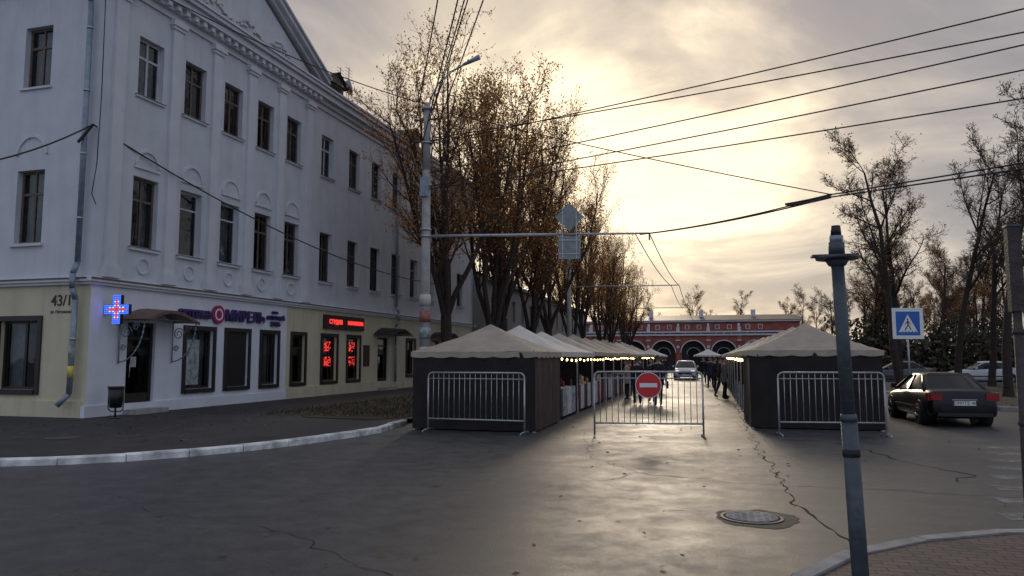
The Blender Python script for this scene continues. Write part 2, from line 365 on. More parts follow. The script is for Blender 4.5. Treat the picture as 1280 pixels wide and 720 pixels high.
def window(mb,fr,a,b,c,d,kf='brownframe',style=0,dep=.2,curt=0,fw=.07):
    o=-dep
    mb.box(fr,a,a+fw,o-.05,o+.012,c,d,kf); mb.box(fr,b-fw,b,o-.05,o+.012,c,d,kf)
    mb.box(fr,a+fw,b-fw,o-.05,o+.012,c,c+fw,kf); mb.box(fr,a+fw,b-fw,o-.05,o+.012,d-fw,d,kf)
    m=(a+b)/2; h=d-c
    if style==0:
        zt=c+h*.68
        mb.box(fr,m-.035,m+.035,o-.045,o+.008,c+fw,zt-.03,kf); mb.box(fr,a+fw,b-fw,o-.045,o+.010,zt-.03,zt+.04,kf)
        mb.box(fr,m-.03,m+.03,o-.045,o+.008,zt+.04,d-fw,kf)
    elif style==1:
        x=a+(b-a)*.6
        mb.box(fr,x-.03,x+.03,o-.045,o+.008,c+fw,d-fw,kf)
    elif style==2:
        mb.box(fr,a+fw,b-fw,o-.045,o+.008,c+h*.72,c+h*.72+.05,kf)
    mb.face([fr.p(a,o-.02,c),fr.p(b,o-.02,c),fr.p(b,o-.02,d),fr.p(a,o-.02,d)],'glass')
    q=o-.28
    def cur(x0,x1):
        n=14; P=[[fr.p(x0+(x1-x0)*j/n,q+.025*math.sin(j*1.9),zz) for j in range(n+1)] for zz in(c-.05,d)]
        mb.grid(P,'curtain')
    if curt==1: cur(a,a+(b-a)*.33); cur(b-(b-a)*.33,b)
    elif curt==2: cur(a,b)
    elif curt==3: cur(a,a+(b-a)*.6)
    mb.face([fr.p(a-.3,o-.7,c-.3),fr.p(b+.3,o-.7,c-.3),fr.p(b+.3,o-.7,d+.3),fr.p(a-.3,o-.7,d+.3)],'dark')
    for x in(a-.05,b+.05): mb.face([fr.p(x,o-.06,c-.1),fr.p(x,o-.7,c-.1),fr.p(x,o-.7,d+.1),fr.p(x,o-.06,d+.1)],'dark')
def arc(mb,fr,s,z,r,w,o,k,t0=0,t1=math.pi,n=18):
    for i in range(n):
        a=t0+(t1-t0)*i/n; b=t0+(t1-t0)*(i+1)/n
        q=[(r*math.cos(a),r*math.sin(a)),(r*math.cos(b),r*math.sin(b)),((r+w)*math.cos(b),(r+w)*math.sin(b)),((r+w)*math.cos(a),(r+w)*math.sin(a))]
        F=[fr.p(s+x,o,z+y) for x,y in q]; B=[fr.p(s+x,0,z+y) for x,y in q]
        mb.face(F,k); mb.face([F[3],F[2],B[2],B[3]],k); mb.face([F[1],F[0],B[0],B[1]],k)
# ---------------------------------------------------------------- main building
D1=Vector((.03,1,0)).normalized(); N1=Vector((1,-.03,0)).normalized()
C0=(-16.2,16.6,0)
A=Fr(C0,D1,N1); B=Fr(C0,N1,-D1)
LEN=31.5; DEP=13; H=12.55
bld=empty('apartment_building')
mb=MB()
ws=[1.8,3.75,5.7,7.6,9.5,12.1,14.5,16.75,19.1,21.4,23.8,26.2,28.6]
gdef=[(1.35,2.45,.25,2.75),(3.75,5.05,.72,2.62),(5.75,6.95,.72,2.62),(7.75,8.75,.72,2.62),(9.75,10.65,.72,2.62),(12.0,13.2,.72,2.62),(14.2,15.3,.72,2.62),(17.2,18.4,.25,2.7),(20.6,21.6,.8,2.62),(24.2,25.3,.25,2.7),(27.5,28.6,.8,2.62)]
wall(mb,A,0,9.35,.12,3.72,[o for o in gdef if o[1]<9.3],'shop')
wall(mb,A,9.35,LEN,.12,3.72,[o for o in gdef if o[0]>9.3],'cream')
up=[(s-.5,s+.5,4.95,7.05) for s in ws]+[(s-.5,s+.5,9.5,11.3) for s in ws]
wall(mb,A,0,LEN,3.95,H,up,'white')
sw=[-2.35,-5.2,-8.0,-10.8]
upb=[(s-.5,s+.5,4.95,7.05) for s in sw]+[(s-.5,s+.5,9.5,11.3) for s in sw]
wall(mb,B,-DEP,0,3.95,H,upb,'white')
gb=[(-3.1,-1.75,.85,2.75),(-6,-4.6,.85,2.75),(-9,-7.6,.85,2.75)]
wall(mb,B,-DEP,0,.12,3.72,gb,'cream')
E=[A.p(LEN,0,0),A.p(LEN,-DEP,0),A.p(0,-DEP,0)]
for i in range(2):
    a,b=E[i],E[i+1]; mb.face([a,b,b+Z*H,a+Z*H],'white')
mb.face([A.p(.0,-.02,H-.05),A.p(LEN,-.02,H-.05),A.p(LEN,-DEP,H-.05),A.p(0,-DEP,H-.05)],'dark')
mb.build('walls',bld)
mb=MB()
for (z0,z1,o) in((3.72,3.80,.10),(3.80,3.90,.17),(3.90,3.95,.08)):
    mb.box(A,-o,LEN,-.25,o,z0,z1,'trim'); mb.box(B,-DEP,-.26,-.2,o-.002,z0,z1,'trim')
mb.box(A,-.17,LEN,.171,.19,3.86,3.905,'brownframe'); mb.box(B,-DEP,-.0,.169,.185,3.86,3.905,'brownframe')
mb.box(A,-.06,9.35,-.1,.05,.10,.42,'shop'); mb.box(A,9.352,LEN,-.1,.07,.10,.55,'cream'); mb.box(B,-DEP,-.11,-.1,.07,.10,.55,'cream')
for (z0,z1,o) in((12.35,12.55,.08),(12.55,12.72,.22),(12.72,12.95,.42),(12.95,13.08,.55),(13.08,13.16,.62)):
    mb.box(A,-o,LEN,-.3,o,z0,z1,'trim'); mb.box(B,-DEP,-.31,-.3,o-.002,z0,z1,'trim')
s=.0
while s<11:
    mb.box(A,s,s+.16,.20,.36,12.555,12.715,'trim'); s+=.4
for s in (.55,2.78,4.72,6.65,8.55,10.55):
    mb.box(A,s-.21,s+.21,0,.10,4.35,12.05,'trim'); mb.box(A,s-.30,s+.30,0,.17,3.955,4.25,'trim'); mb.box(A,s-.25,s+.25,0,.14,4.25,4.35,'trim')
    mb.box(A,s-.26,s+.26,0,.15,12.05,12.15,'trim'); mb.box(A,s-.31,s+.31,0,.2,12.15,12.345,'trim')
s0,s1,sc=-.35,11.0,5.3; zp=13.162; za=16.1
mb.face([A.p(s0,.12,zp),A.p(s1,.12,zp),A.p(sc,.12,za)],'white')
mb.face([A.p(s0+.02,-1.2,zp),A.p(sc,-1.2,za),A.p(s1,-1.2,zp)],'white')
for (a,b) in(((s0-.35,zp),(sc,za+.15)),((s1+.35,zp),(sc,za+.15))):
    for (dz0,dz1,o) in((-.0,.16,.3),(.16,.34,.5),(.34,.42,.6)):
        P=[]
        for (x,z) in(a,b): P.append([A.p(x,-1.3,z+dz0),A.p(x,o,z+dz0),A.p(x,o,z+dz1),A.p(x,-1.3,z+dz1)])
        for q in range(4): mb.face([P[0][q],P[1][q],P[1][(q+1)%4],P[0][(q+1)%4]],'trim')
        mb.face(P[0],'trim'); mb.face(P[1],'trim')
for i in range(110):
    t=i/109; s=1.6+t*7.4; z=13.5+.3*math.sin(t*math.pi*4)**2+random.uniform(-.1,.1)
    mb.cyl(A.p(s,.10,z),A.p(s+random.uniform(-.05,.05),.2,z+random.uniform(-.05,.05)),.07,.04,6,random.choice(['trim','trim','cream']))
for i,s in enumerate(ws):
    mb.box(A,s-.58,s+.58,0,.09,4.85,4.93,'trim'); mb.box(A,s-.58,s+.58,0,.07,9.42,9.48,'trim')
    if i<5:
        arc(mb,A,s,7.42,.42,.07,.05,'trim'); mb.box(A,s-.5,s+.5,0,.055,7.30,7.38,'trim')
        arc(mb,A,s,4.42,.2,.05,.05,'trim',0,2*math.pi,20)
    mb.box(A,s-.6,s+.6,0,.12,4.935,4.95,'signback'); mb.box(A,s-.6,s+.6,0,.10,9.483,9.498,'signback')
for s in sw:
    mb.box(B,s-.58,s+.58,0,.09,4.85,4.93,'trim'); mb.box(B,s-.58,s+.58,0,.07,9.42,9.48,'trim')
    arc(mb,B,s,7.5,.5,.07,.05,'trim')
mb.build('trim',bld)
mb=MB()
cu=[1,0,2,0,3,0,1,0,0,2,0,1,0]
for i,s in enumerate(ws):
    window(mb,A,s-.5,s+.5,4.95,7.05,['brownframe','whiteframe','whiteframe','brownframe','brownframe','brownframe','brownframe','darkframe'][i%8],[0,2,2,0,0,0,0,0][i%8],.18,cu[i])
    window(mb,A,s-.5,s+.5,9.5,11.3,'brownframe' if i%5 else 'whiteframe',0,.18,cu[(i*5+2)%13])
for i,s in enumerate(sw):
    window(mb,B,s-.5,s+.5,4.95,7.05,'brownframe',0,.18,[3,1,0,2][i]); window(mb,B,s-.5,s+.5,9.5,11.3,'brownframe',0,.18,[2,0,1,0][i])
for i,o in enumerate(gdef):
    if o[2]<.5: continue
    k='darkframe'
    window(mb,A,*o,kf=k,style=1 if i%2 else 2,dep=.12,curt={1:2,2:0,3:1,6:0}.get(i,0))
    fw=.13
    mb.box(A,o[0]-fw,o[0],0,.05,o[2]-fw,o[3]+fw,k); mb.box(A,o[1],o[1]+fw,0,.05,o[2]-fw,o[3]+fw,k); mb.box(A,o[0],o[1],0,.05,o[3],o[3]+fw,k); mb.box(A,o[0],o[1],0,.08,o[2]-fw,o[2],k)
for o in gb:
    window(mb,B,*o,kf='darkframe',style=1,dep=.12,curt=1); fw=.14
    mb.box(B,o[0]-fw,o[0],0,.05,o[2]-fw,o[3]+fw,'darkframe'); mb.box(B,o[1],o[1]+fw,0,.05,o[2]-fw,o[3]+fw,'darkframe'); mb.box(B,o[0],o[1],0,.05,o[3],o[3]+fw,'darkframe'); mb.box(B,o[0],o[1],0,.08,o[2]-fw,o[2],'darkframe')
mb.box(A,5.78,6.92,-.10,-.06,.75,2.6,'black')
mb.build('windows',bld)
mb=MB()
for (a,b,c,d) in [o for o in gdef if o[2]<.5]:
    mb.box(A,a,a+.09,-.2,-.1,c,d,'darkframe'); mb.box(A,b-.09,b,-.2,-.1,c,d,'darkframe'); mb.box(A,a+.09,b-.09,-.2,-.1,d-.1,d,'darkframe')
    mb.box(A,a+.09,b-.09,-.17,-.12,c,c+.45,'darkframe'); mb.box(A,a+.09,b-.09,-.17,-.12,c+2.0,c+2.08,'darkframe')
    mb.face([A.p(a+.09,-.15,c+.45),A.p(b-.09,-.15,c+.45),A.p(b-.09,-.15,d-.1),A.p(a+.09,-.15,d-.1)],'glass')
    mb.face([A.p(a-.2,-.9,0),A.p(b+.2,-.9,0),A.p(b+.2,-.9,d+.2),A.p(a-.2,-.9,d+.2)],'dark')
    mb.box(A,a-.1,b+.1,0,.5,.118,.25,'concrete')
    mb.cyl(A.p(a+.2,-.06,c+.9),A.p(a+.2,-.06,c+1.3),.015,None,8,'steel')
    mb.box(A,a+.3,a+.52,-.145,-.14,c+1.2,c+1.5,'cloth_w')
mb.build('doors',bld)
mb=MB()
e=.62; zr=13.165
r0=[A.p(-e,e,zr),A.p(LEN,e,zr),A.p(LEN,-DEP-e,zr),A.p(-e,-DEP-e,zr)]; r1=[A.p(6,-DEP/2,16.4),A.p(LEN-4,-DEP/2,16.4)]
mb.face([r0[0],r0[1],r1[1],r1[0]],'roofmetal'); mb.face([r0[1],r0[2],r1[1]],'roofmetal'); mb.face([r0[2],r0[3],r1[0],r1[1]],'roofmetal'); mb.face([r0[3],r0[0],r1[0]],'roofmetal')
for s in(13.6,22.5):
    mb.box(A,s-.8,s+.8,-2.6,-.6,13.3,14.35,'roofmetal'); mb.box(A,s-.5,s+.5,-.6,-.58,13.55,14.2,'dark')
    mb.face([A.p(s-1,-.35,14.3),A.p(s-1,-3,14.3),A.p(s,-3,14.85),A.p(s,-.35,14.85)],'roofmetal'); mb.face([A.p(s+1,-.35,14.3),A.p(s+1,-3,14.3),A.p(s,-3,14.85),A.p(s,-.35,14.85)],'roofmetal')
    mb.face([A.p(s-.95,-.5,14.3),A.p(s+.95,-.5,14.3),A.p(s,-.5,14.8)],'roofmetal')
for s in(16.5,19.5,26): mb.box(A,s,s+.7,-3.5,-2.7,14.2,15.5,'rust')
for s in range(13,31): mb.cyl(A.p(s,.35,13.16),A.p(s,.35,13.62),.012,None,5,'iron')
mb.path([A.p(12,.35,13.6),A.p(LEN,.35,13.6)],.012,5,'iron')
for (s,h) in((14.8,15.6),(15.6,15.9)):
    mb.cyl(A.p(s,-1,13.2),A.p(s,-1,h),.02,None,6,'iron')
    for q in range(4): mb.cyl(A.p(s-.35,-1,h-.1-q*.16),A.p(s+.35,-1,h-.1-q*.16),.01,None,5,'iron')
mb.cyl(A.p(14.9,-.7,14.6),A.p(15.0,-.55,14.65),.32,.36,16,'pipe')
mb.build('roof',bld)
mb=MB()
x=-.33
mb.path([B.p(x,.55,12.3),B.p(x,.17,11.7),B.p(x,.17,4.3),B.p(x,.30,4.0),B.p(x,.30,3.6),B.p(x-.0,.17,3.3),B.p(x-.05,.17,.75),B.p(x-.28,.32,.45)],.075,12,'pipe')
for z in (2.2,5.5,7.3,9.1,10.9): mb.cyl(B.p(x,.17,z),B.p(x,.17,z+.06),.09,None,12,'steel')
s=18.95
mb.path([A.p(s,.55,12.3),A.p(s,.14,11.7),A.p(s,.14,4.3),A.p(s,.28,4.0),A.p(s,.28,3.6),A.p(s,.14,3.3),A.p(s,.14,.5)],.07,10,'pipe')
mb.path([A.p(30.9,.14,12.3),A.p(30.9,.14,.5)],.07,10,'pipe')
mb.cyl(B.p(x-.04,.17,1.2),B.p(x-.04,.17,1.5),.082,None,12,'poster_y'); mb.cyl(B.p(x-.03,.17,1.7),B.p(x-.03,.17,2.1),.082,None,12,'poster')
mb.path([B.p(.06,.08,12.3),B.p(.12,.10,9.0),B.p(.10,.12,7.0),B.p(.0,.14,6.2),B.p(.12,.1,5.9)],.014,5,'black')
mb.build('drainpipes',bld)
def barrel(mb,s0,s1,z,h,o,k):
    n=12; P=[]
    for j in range(n+1):
        t=j/n; s=s0+(s1-s0)*t; P.append([A.p(s,.02,z+h*math.sin(math.pi*t)),A.p(s,o,z+h*math.sin(math.pi*t)*.86-.03)])
    mb.grid(P,k); mb.grid([[p-Z*.03 for p in r] for r in P],k)
    F=[r[1] for r in P]
    for j in range(n): mb.face([F[j],F[j+1],F[j+1]-Z*.09,F[j]-Z*.09],k)
    mb.path([A.p(s0,.05,z-.02),A.p(s0,o,z-.02),A.p(s1,o,z-.02),A.p(s1,.05,z-.02)],.022,6,'iron')
mb=MB()
barrel(mb,.95,3.15,2.82,.36,1.0,'awn')
for s in(1.0,3.1):
    mb.cyl(A.p(s,.06,1.55),A.p(s,.06,2.8),.022,None,6,'pipe')
    c=[A.p(s,.06+.85*math.sin(t*math.pi/2),1.6+1.2*(1-math.cos(t*math.pi/2))) for t in [i/12 for i in range(13)]]
    mb.path(c,.020,6,'pipe')
    for (oo,zz,r) in((.28,2.45,.2),(.62,2.6,.12),(.2,2.0,.1)):
        mb.path([A.p(s,oo+r*(1-i/30)*math.cos(i*.45),zz+r*(1-i/30)*math.sin(i*.45)) for i in range(24)],.015,5,'pipe')
barrel(mb,16.7,18.9,2.85,.35,1.1,'awnb'); barrel(mb,23.7,25.8,2.85,.35,1.1,'awnb')
mb.build('canopies',bld)
sg=empty('pharmacy_sign')
def channel(t,size,a,z,al='CENTER'):
    text(t,size,A,a,.07,z,'violet',sg,'letters',.035,al,.03*size)
channel('аптека',.46,4.80,3.14,'RIGHT')
mb=MB(); mb.cyl(A.p(5.2,.03,3.17),A.p(5.2,.09,3.17),.31,None,32,'pink')
arc(mb,Fr(A.p(0,.092,0),D1,N1),5.2,3.17,.15,.05,.01,'signw',0,2*math.pi,24); mb.build('stand_in_mark',sg)
channel('МИРЕЛЬ',.52,6.68,3.14)
channel('сеть',.17,8.45,3.42); channel('АПТЕЧНЫЙ',.20,8.5,3.2); channel('КЛУБ',.22,8.5,2.97)
hn=empty('house_number_sign')
text('43/1',.42,B,-.98,.012,3.28,'black',hn,'number',.004); text('ул. Плеханова',.11,B,-.98,.012,2.98,'black',hn,'street_name',.003)
cr=empty('pharmacy_cross'); F=Fr((-15.75,17.1,3.05),(1,.0,0),(0,-1,0))
mb=MB()
for (a,b,c,d) in((-.14,.14,-.40,.40),(-.40,-.142,-.14,.14),(.142,.40,-.14,.14)): mb.box(F,a,b,-.06,.05,c,d,'black')
for i in range(-7,8):
    for j in range(-7,8):
        x=i*.054; z=j*.054
        if abs(i)<=2 or abs(j)<=2:
            inn=(abs(i)<=1 and abs(j)<=5) or (abs(j)<=1 and abs(i)<=5)
            k='led_r' if inn and (abs(i)<=0 or abs(j)<=0) else ('led_w' if inn and (i+j)%2 else 'led_b')
            mb.box(F,x-.019,x+.019,.051,.058,z-.019,z+.019,k)
mb.box(F,-.46,-.40,-.03,.02,-.03,.03,'black')
mb.build('led_matrix',cr)
st=empty('beauty_studio_sign')
mb=MB(); mb.box(A,12.0,13.75,.02,.14,2.95,3.55,'maroon'); mb.box(A,13.8,15.5,.02,.14,2.95,3.55,'maroon'); mb.build('sign_boxes',st)
text('СТУДИЯ',.27,A,12.88,.15,3.25,'led_r',st); text('МАНИКЮРА',.24,A,14.65,.15,3.25,'led_r',st)
mb=MB(); rn=random.Random(8)
for (a0,a1) in((12.35,12.85),(14.5,15.0)):
    for (z0,z1) in((2.0,2.38),(1.35,1.75)):
        x=a0
        while x<a1:
            z=z0
            while z<z1:
                if rn.random()<.5: mb.box(A,x,x+.04,-.10,-.09,z,z+.04,'led_r')
                z+=.06
            x+=.06
mb.build('led_strips',st)
mb=MB(); mb.box(A,15.7,16.3,.0,.03,1.3,2.3,'maroon'); mb.box(A,3.85,4.5,-.09,-.085,.85,2.3,'poster'); mb.build('notice_boards',bld)
lb=empty('litter_bin',(-15.35,16.75,.118)); mb=MB()
mb.cyl((0,0,0),(0,0,.02),.16,None,16,'black'); mb.cyl((0,0,.02),(0,0,.3),.025,None,8,'black')
mb.path([(-.24,0,.85),(-.24,0,.25),(-.16,0,.18),(.16,0,.18),(.24,0,.25),(.24,0,.85)],.015,6,'black')
mb.cyl((0,0,.28),(0,0,.80),.15,.20,20,'black'); mb.cyl((0,0,.80),(0,0,.83),.215,.215,20,'black'); mb.cyl((0,0,.835),(0,0,.84),.17,.17,20,'dark')
mb.build('bin_body',lb)

# ---------------------------------------------------------------- market tents
def tent(x0,x1,y0,y1,kr,street,closed_side=False,closed_front=False,eave=1.9,apex=2.62,n=0):
    e=empty('market_tent'); mb=MB(); cx=(x0+x1)/2; cy=(y0+y1)/2; hx=(x1-x0)/2; hy=(y1-y0)/2
    N=14; P=[]
    jz=random.uniform(-.03,.03)
    for i in range(N+1):
        row=[]
        for j in range(N+1):
            u=-1+2*i/N; v=-1+2*j/N; m=max(abs(u),abs(v))
            z=eave+jz+(apex-eave)*(1-m)**1.12
            z+= -.035*math.cos(u*math.pi/2)*(abs(v)>=abs(u))*math.sin(m*math.pi)-.035*math.cos(v*math.pi/2)*(abs(u)>abs(v))*math.sin(m*math.pi)
            z+= .02*noise.noise(Vector((u*4+n,v*4,n)))
            row.append((cx+u*(hx+.04),cy+v*(hy+.02),z))
        P.append(row)
    mb.grid(P,kr)
    for (a,b) in(((x0-.045,y0-.025),(x1+.045,y0-.025)),((x1+.045,y0-.025),(x1+.045,y1+.02)),((x1+.045,y1+.02),(x0-.045,y1+.02)),((x0-.045,y1+.02),(x0-.045,y0-.025))):
        a=Vector(a);b=Vector(b); K=36; T=[];Bt=[]
        for i in range(K+1):
            p=a.lerp(b,i/K); T.append((p.x,p.y,eave+jz+.0)); nn=Vector((-(b-a).y,(b-a).x)).normalized()*(-.012*math.sin(i*1.3))
            Bt.append((p.x+nn.x,p.y+nn.y,eave+jz-.12-.03*abs(math.sin(i*math.pi/6))))
        mb.grid([T,Bt],kr)
    mb.build('roof',e)
    mb=MB()
    for (x,y) in((x0+.04,y0+.04),(x1-.04,y0+.04),(x0+.04,y1-.04),(x1-.04,y1-.04)):
        mb.box(W,x-.02,x+.02,y-.02,y+.02,.0,eave,'steel'); mb.box(W,x-.05,x+.05,y-.05,y+.05,0,.012,'steel')
    mb.build('frame',e)
    def cloth(a,b,z0,z1,k,amp=.03):
        a=Vector(a);b=Vector(b); K=60; V=8; d=(b-a).normalized(); nn=Vector((-d.y,d.x)); P=[]; ph=random.uniform(0,9)
        for j in range(V+1):
            t=j/V; row=[]
            for i in range(K+1):
                p=a.lerp(b,i/K); w=amp*(1-.5*t)*(noise.noise(Vector((i*.22,t*1.0,ph)))+.5*math.sin(i*.45+ph+t))
                w*=min(1,i/4,(K-i)/4)
                row.append((p.x+nn.x*w,p.y+nn.y*w,z0+(z1-z0)*t))
            P.append(row)
        mb.grid(P,k)
    mb=MB()
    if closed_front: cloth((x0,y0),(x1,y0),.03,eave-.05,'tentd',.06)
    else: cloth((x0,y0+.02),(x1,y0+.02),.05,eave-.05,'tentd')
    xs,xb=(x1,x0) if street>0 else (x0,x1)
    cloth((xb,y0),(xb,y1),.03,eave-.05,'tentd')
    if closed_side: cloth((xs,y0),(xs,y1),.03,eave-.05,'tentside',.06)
    mb.build('cloth_walls',e)
    if not closed_side:
        mb=MB(); s=street; xc=xs-s*.1
        a,b=(xc-s*.7,xc) if s>0 else (xc,xc-s*.7)
        mb.box(W,min(a,b),max(a,b),y0+.12,y1-.12,.82,.86,'cloth_w')
        K=4
        for q in range(K):
            ya=y0+.12+(y1-y0-.24)*q/K; yb=y0+.12+(y1-y0-.24)*(q+1)/K
            cloth((xc+s*.012,ya),(xc+s*.012,yb),.08,.86,random.choice(['cloth_r','cloth_w','cloth_w','poster','tentside']),.02)
        for i in range(30):
            x=random.uniform(min(a,b)+.05,max(a,b)-.05); y=random.uniform(y0+.2,y1-.2); h=random.uniform(.06,.3); w=random.uniform(.04,.13)
            k=random.choice(['cloth_r','cloth_w','poster','roof_a','litter','poster_y','tentside','awn'])
            if random.random()<.5: mb.box(W,x-w/2,x+w/2,y-w/2,y+w/2,.862,.862+h,k)
            else: mb.cyl((x,y,.862),(x,y,.862+h),w*.5,w*.35,10,k)
        for i in range(5):
            y=y0+.3+i*(y1-y0-.6)/4; h=random.uniform(.25,.5); x=xc-s*random.uniform(.2,.9)
            mb.box(W,x-.01,x+.01,y-.16,y+.16,1.62-h,1.62,random.choice(['cloth_r','cloth_w','poster','roof_a','awn']))
        mb.build('counter_and_goods',e)
        mb=MB()
        for i in range(4):
            y=y0+.35+i*(y1-y0-.7)/3; z=eave-.24+random.uniform(-.03,.03); x=xs-s*.02
            mb.cyl((x,y,z+.05),(x,y,eave-.1),.006,None,4,'black')
            mb.cyl((x,y,z-.035),(x,y,z),.016,.026,8,'bulb'); mb.cyl((x,y,z),(x,y,z+.03),.026,.014,8,'bulb')
        mb.path([(xs-s*.02,y0,eave-.1),(xs-s*.02,y1,eave-.1)],.006,4,'black')
        mb.build('string_lights',e)
    return e
roofs=['roof_a','roof_b','roof_b','roof_c','roof_a','roof_c','roof_c','roof_a','roof_c','roof_b','roof_c','roof_a']
y=17.0
for i in range(13):
    tent(-6.95,-3.9,y,y+3.0,roofs[i%12],1,i==0,i==0,n=i,apex=2.62+(.08 if i%3==1 else 0)); y+=3.06
y=19.4
for i in range(12):
    tent(.98,4.0,y,y+3.0,roofs[(i*5)%12] if i else 'roof_a',-1,i==0,i==0,apex=2.64,n=i+20); y+=3.06
tent(-1.5,1.5,84,87,'roof_b',1,True,True,n=50)
tent(-7,-4,74,77,'roof_b',1,True,True,n=51); tent(3.5,6.5,78,81,'roof_b',-1,True,True,n=52)

# ---------------------------------------------------------------- barriers
def barrier(p0,p1,h=1.38):
    p0=Vector(p0+(0,));p1=Vector(p1+(0,)); L=(p1-p0).length; a=math.atan2((p1-p0).y,(p1-p0).x)
    e=empty('crowd_barrier',p0,a); mb=MB(); r=.021; zb=.30; c=.12
    def cr(x,z,t0,t1): return [(x+c*math.cos(t0+(t1-t0)*i/5),0,z+c*math.sin(t0+(t1-t0)*i/5)) for i in range(6)]
    pts=[(0,0,0.0)]+[(0,0,h-c)]+cr(c,h-c,math.pi,math.pi/2)+cr(L-c,h-c,math.pi/2,0)+[(L,0,0.0)]
    mb.path(pts,r,8,'steel'); mb.path([(0,0,zb),(L,0,zb)],r*.9,8,'steel'); mb.path([(0,0,h-.14),(L,0,h-.14)],.012,6,'steel')
    n=int(L/.13)
    for i in range(1,n):
        x=L*i/n; mb.cyl((x,0,zb),(x,0,h-.01),.0085,None,6,'steel')
    for x in(.0,L):
        mb.path([(x,-.3,.012),(x,-.22,.05),(x,.22,.05),(x,.3,.012)],.018,6,'steel')
    mb.build('frame_tubes',e)
    return e
barrier((-6.45,16.75),(-4.05,16.55))
barrier((-2.45,16.5),(-.13,16.85),1.42)
barrier((1.5,17.75),(3.75,18.1),1.4)
ne=empty('no_entry_sign')
dd=(Vector((-.13,16.85,0))-Vector((-2.45,16.5,0))).normalized(); F=Fr(Vector((-2.45,16.5,0))+dd*1.18,dd,Vector((dd.y,-dd.x,0)))
mb=MB(); cz=1.13
mb.cyl(F.p(0,.03,cz),F.p(0,.038,cz),.285,None,36,'red'); mb.box(F,-.19,.19,.0385,.041,cz-.045,cz+.045,'signw')
arc(mb,Fr(F.p(0,.0385,0),F.D,F.N),0,cz,.27,.014,.002,'signw',0,2*math.pi,40); mb.build('disc',ne)

# ---------------------------------------------------------------- masts, lamp, sign gantry
PX,PY=-9.9,25.3
mast=empty('street_lamp'); mb=MB()
mb.cyl((PX,PY,.1),(PX,PY,8.6),.19,.15,14,'concrete'); mb.cyl((PX,PY,8.6),(PX,PY,11.1),.15,.12,14,'concrete')
mb.path([(PX,PY,10.7),(PX+.12,PY,11.3),(PX+.45,PY-.05,11.85),(PX+1.0,PY-.1,12.25),(PX+1.5,PY-.15,12.45)],.035,8,'steel')
mb.cyl((PX+1.45,PY-.15,12.43),(PX+2.1,PY-.25,12.62),.05,.10,10,'pipe')
for z in(6.1,6.35,8.0,9.6,10.9): mb.cyl((PX,PY,z),(PX,PY,z+.08),.2,None,14,'steel')
mb.box(W,PX-.16,PX+.16,PY-.26,PY-.17,7.6,8.3,'pipe')
for (z,k) in((2.4,'poster'),(1.7,'cloth_w'),(3.0,'poster_r'),(3.6,'cloth_w')): mb.cyl((PX,PY,z),(PX,PY,z+.4),.205,.203,14,k)
for z in(10.5,9.7,8.6): mb.box(W,PX-.5,PX+.5,PY-.03,PY+.03,z,z+.06,'iron')
mb.build('mast_and_arm',mast)
gan=empty('sign_gantry'); mb=MB()
Ee=Vector((-1.95,27.0,6.2)); P0=Vector((PX,PY,6.15)); dg=(Ee-P0).normalized()
mb.cyl(P0,P0.lerp(Ee,.6),.06,.055,10,'steel'); mb.cyl(P0.lerp(Ee,.6),Ee,.045,.035,10,'steel')
mb.cyl(P0+Z*2.6,P0.lerp(Ee,.42),.012,None,5,'iron')
mb.cyl(Ee,Ee-Z*.25,.03,None,6,'iron'); mb.build('arm',gan)
q=P0.lerp(Ee,.645); F=Fr(q,Vector((dg.x,dg.y,0)),Vector((dg.y,-dg.x,0)))
mb=MB(); d=.52
for o in(.07,.085): mb.face([F.p(-d,o,.62),F.p(0,o,.62-d),F.p(d,o,.62),F.p(0,o,.62+d)],'signback')
mb.box(F,-.40,.40,.07,.085,-.92,-.08,'signback')
for x in(-.25,.25): mb.box(F,x-.02,x+.02,.086,.11,-.9,.9,'steel')
for z in (-.75,-.25): mb.box(F,-.38,.38,.111,.12,z,z+.04,'steel')
mb.build('sign_panels',gan)
for (x,y,L) in((-8.9,49,7.2),(-8.9,72,7.2)):
    e=empty('trolley_mast'); mb=MB(); mb.cyl((x,y,.1),(x,y,8.6),.17,.13,12,'concrete'); mb.cyl((x,y,6.4),(x+L,y+.4,6.4),.045,.03,8,'steel'); mb.cyl((x,y,8.3),(x+L*.6,y+.2,6.45),.012,None,5,'iron'); mb.build('mast',e)
e=empty('trolley_mast'); mb=MB(); mb.cyl((14.7,13.2,0),(14.7,13.2,9.5),.19,.14,12,'concrete'); mb.build('mast',e)
e=empty('trolley_mast'); mb=MB(); mb.cyl((8.9,-14,0),(8.9,-14,11),.19,.14,12,'concrete'); mb.build('mast',e)
wc=bpy.data.curves.new('overhead_wires','CURVE'); wc.dimensions='3D'; wc.bevel_depth=.017; wc.bevel_resolution=1; wc.materials.append(M['black'])
def wire(a,b,sag=.25,w=1.0,n=14):
    a=Vector(a);b=Vector(b); sp=wc.splines.new('POLY'); sp.points.add(n)
    for i in range(n+1):
        t=i/n; p=a.lerp(b,t); p.z-=sag*4*t*(1-t); sp.points[i].co=(p.x,p.y,p.z,1); sp.points[i].radius=w
T=Vector((14.7,13.2,0))
for (zl,zr_) in((9.6,9.0),(9.8,8.15),(8.5,8.3),(8.0,7.75),(7.9,6.9)):
    wire((PX,PY,zl),(T.x,T.y,zr_),.22 if zl>8.9 else .15)
J=Vector((3.7,23.7,6.6)); J2=Vector((3.5,22.6,6.3))
wire((PX,PY,11.0),J,.12); wire(J,(14.7,13.2,6.0),.0,1.3); wire(J2,(14.7,13.0,5.7),.0,1.3)
wire(J,Ee,.12,1.3); wire(J2,Ee+Vector((-.3,-.4,-.1)),.12,1.3)
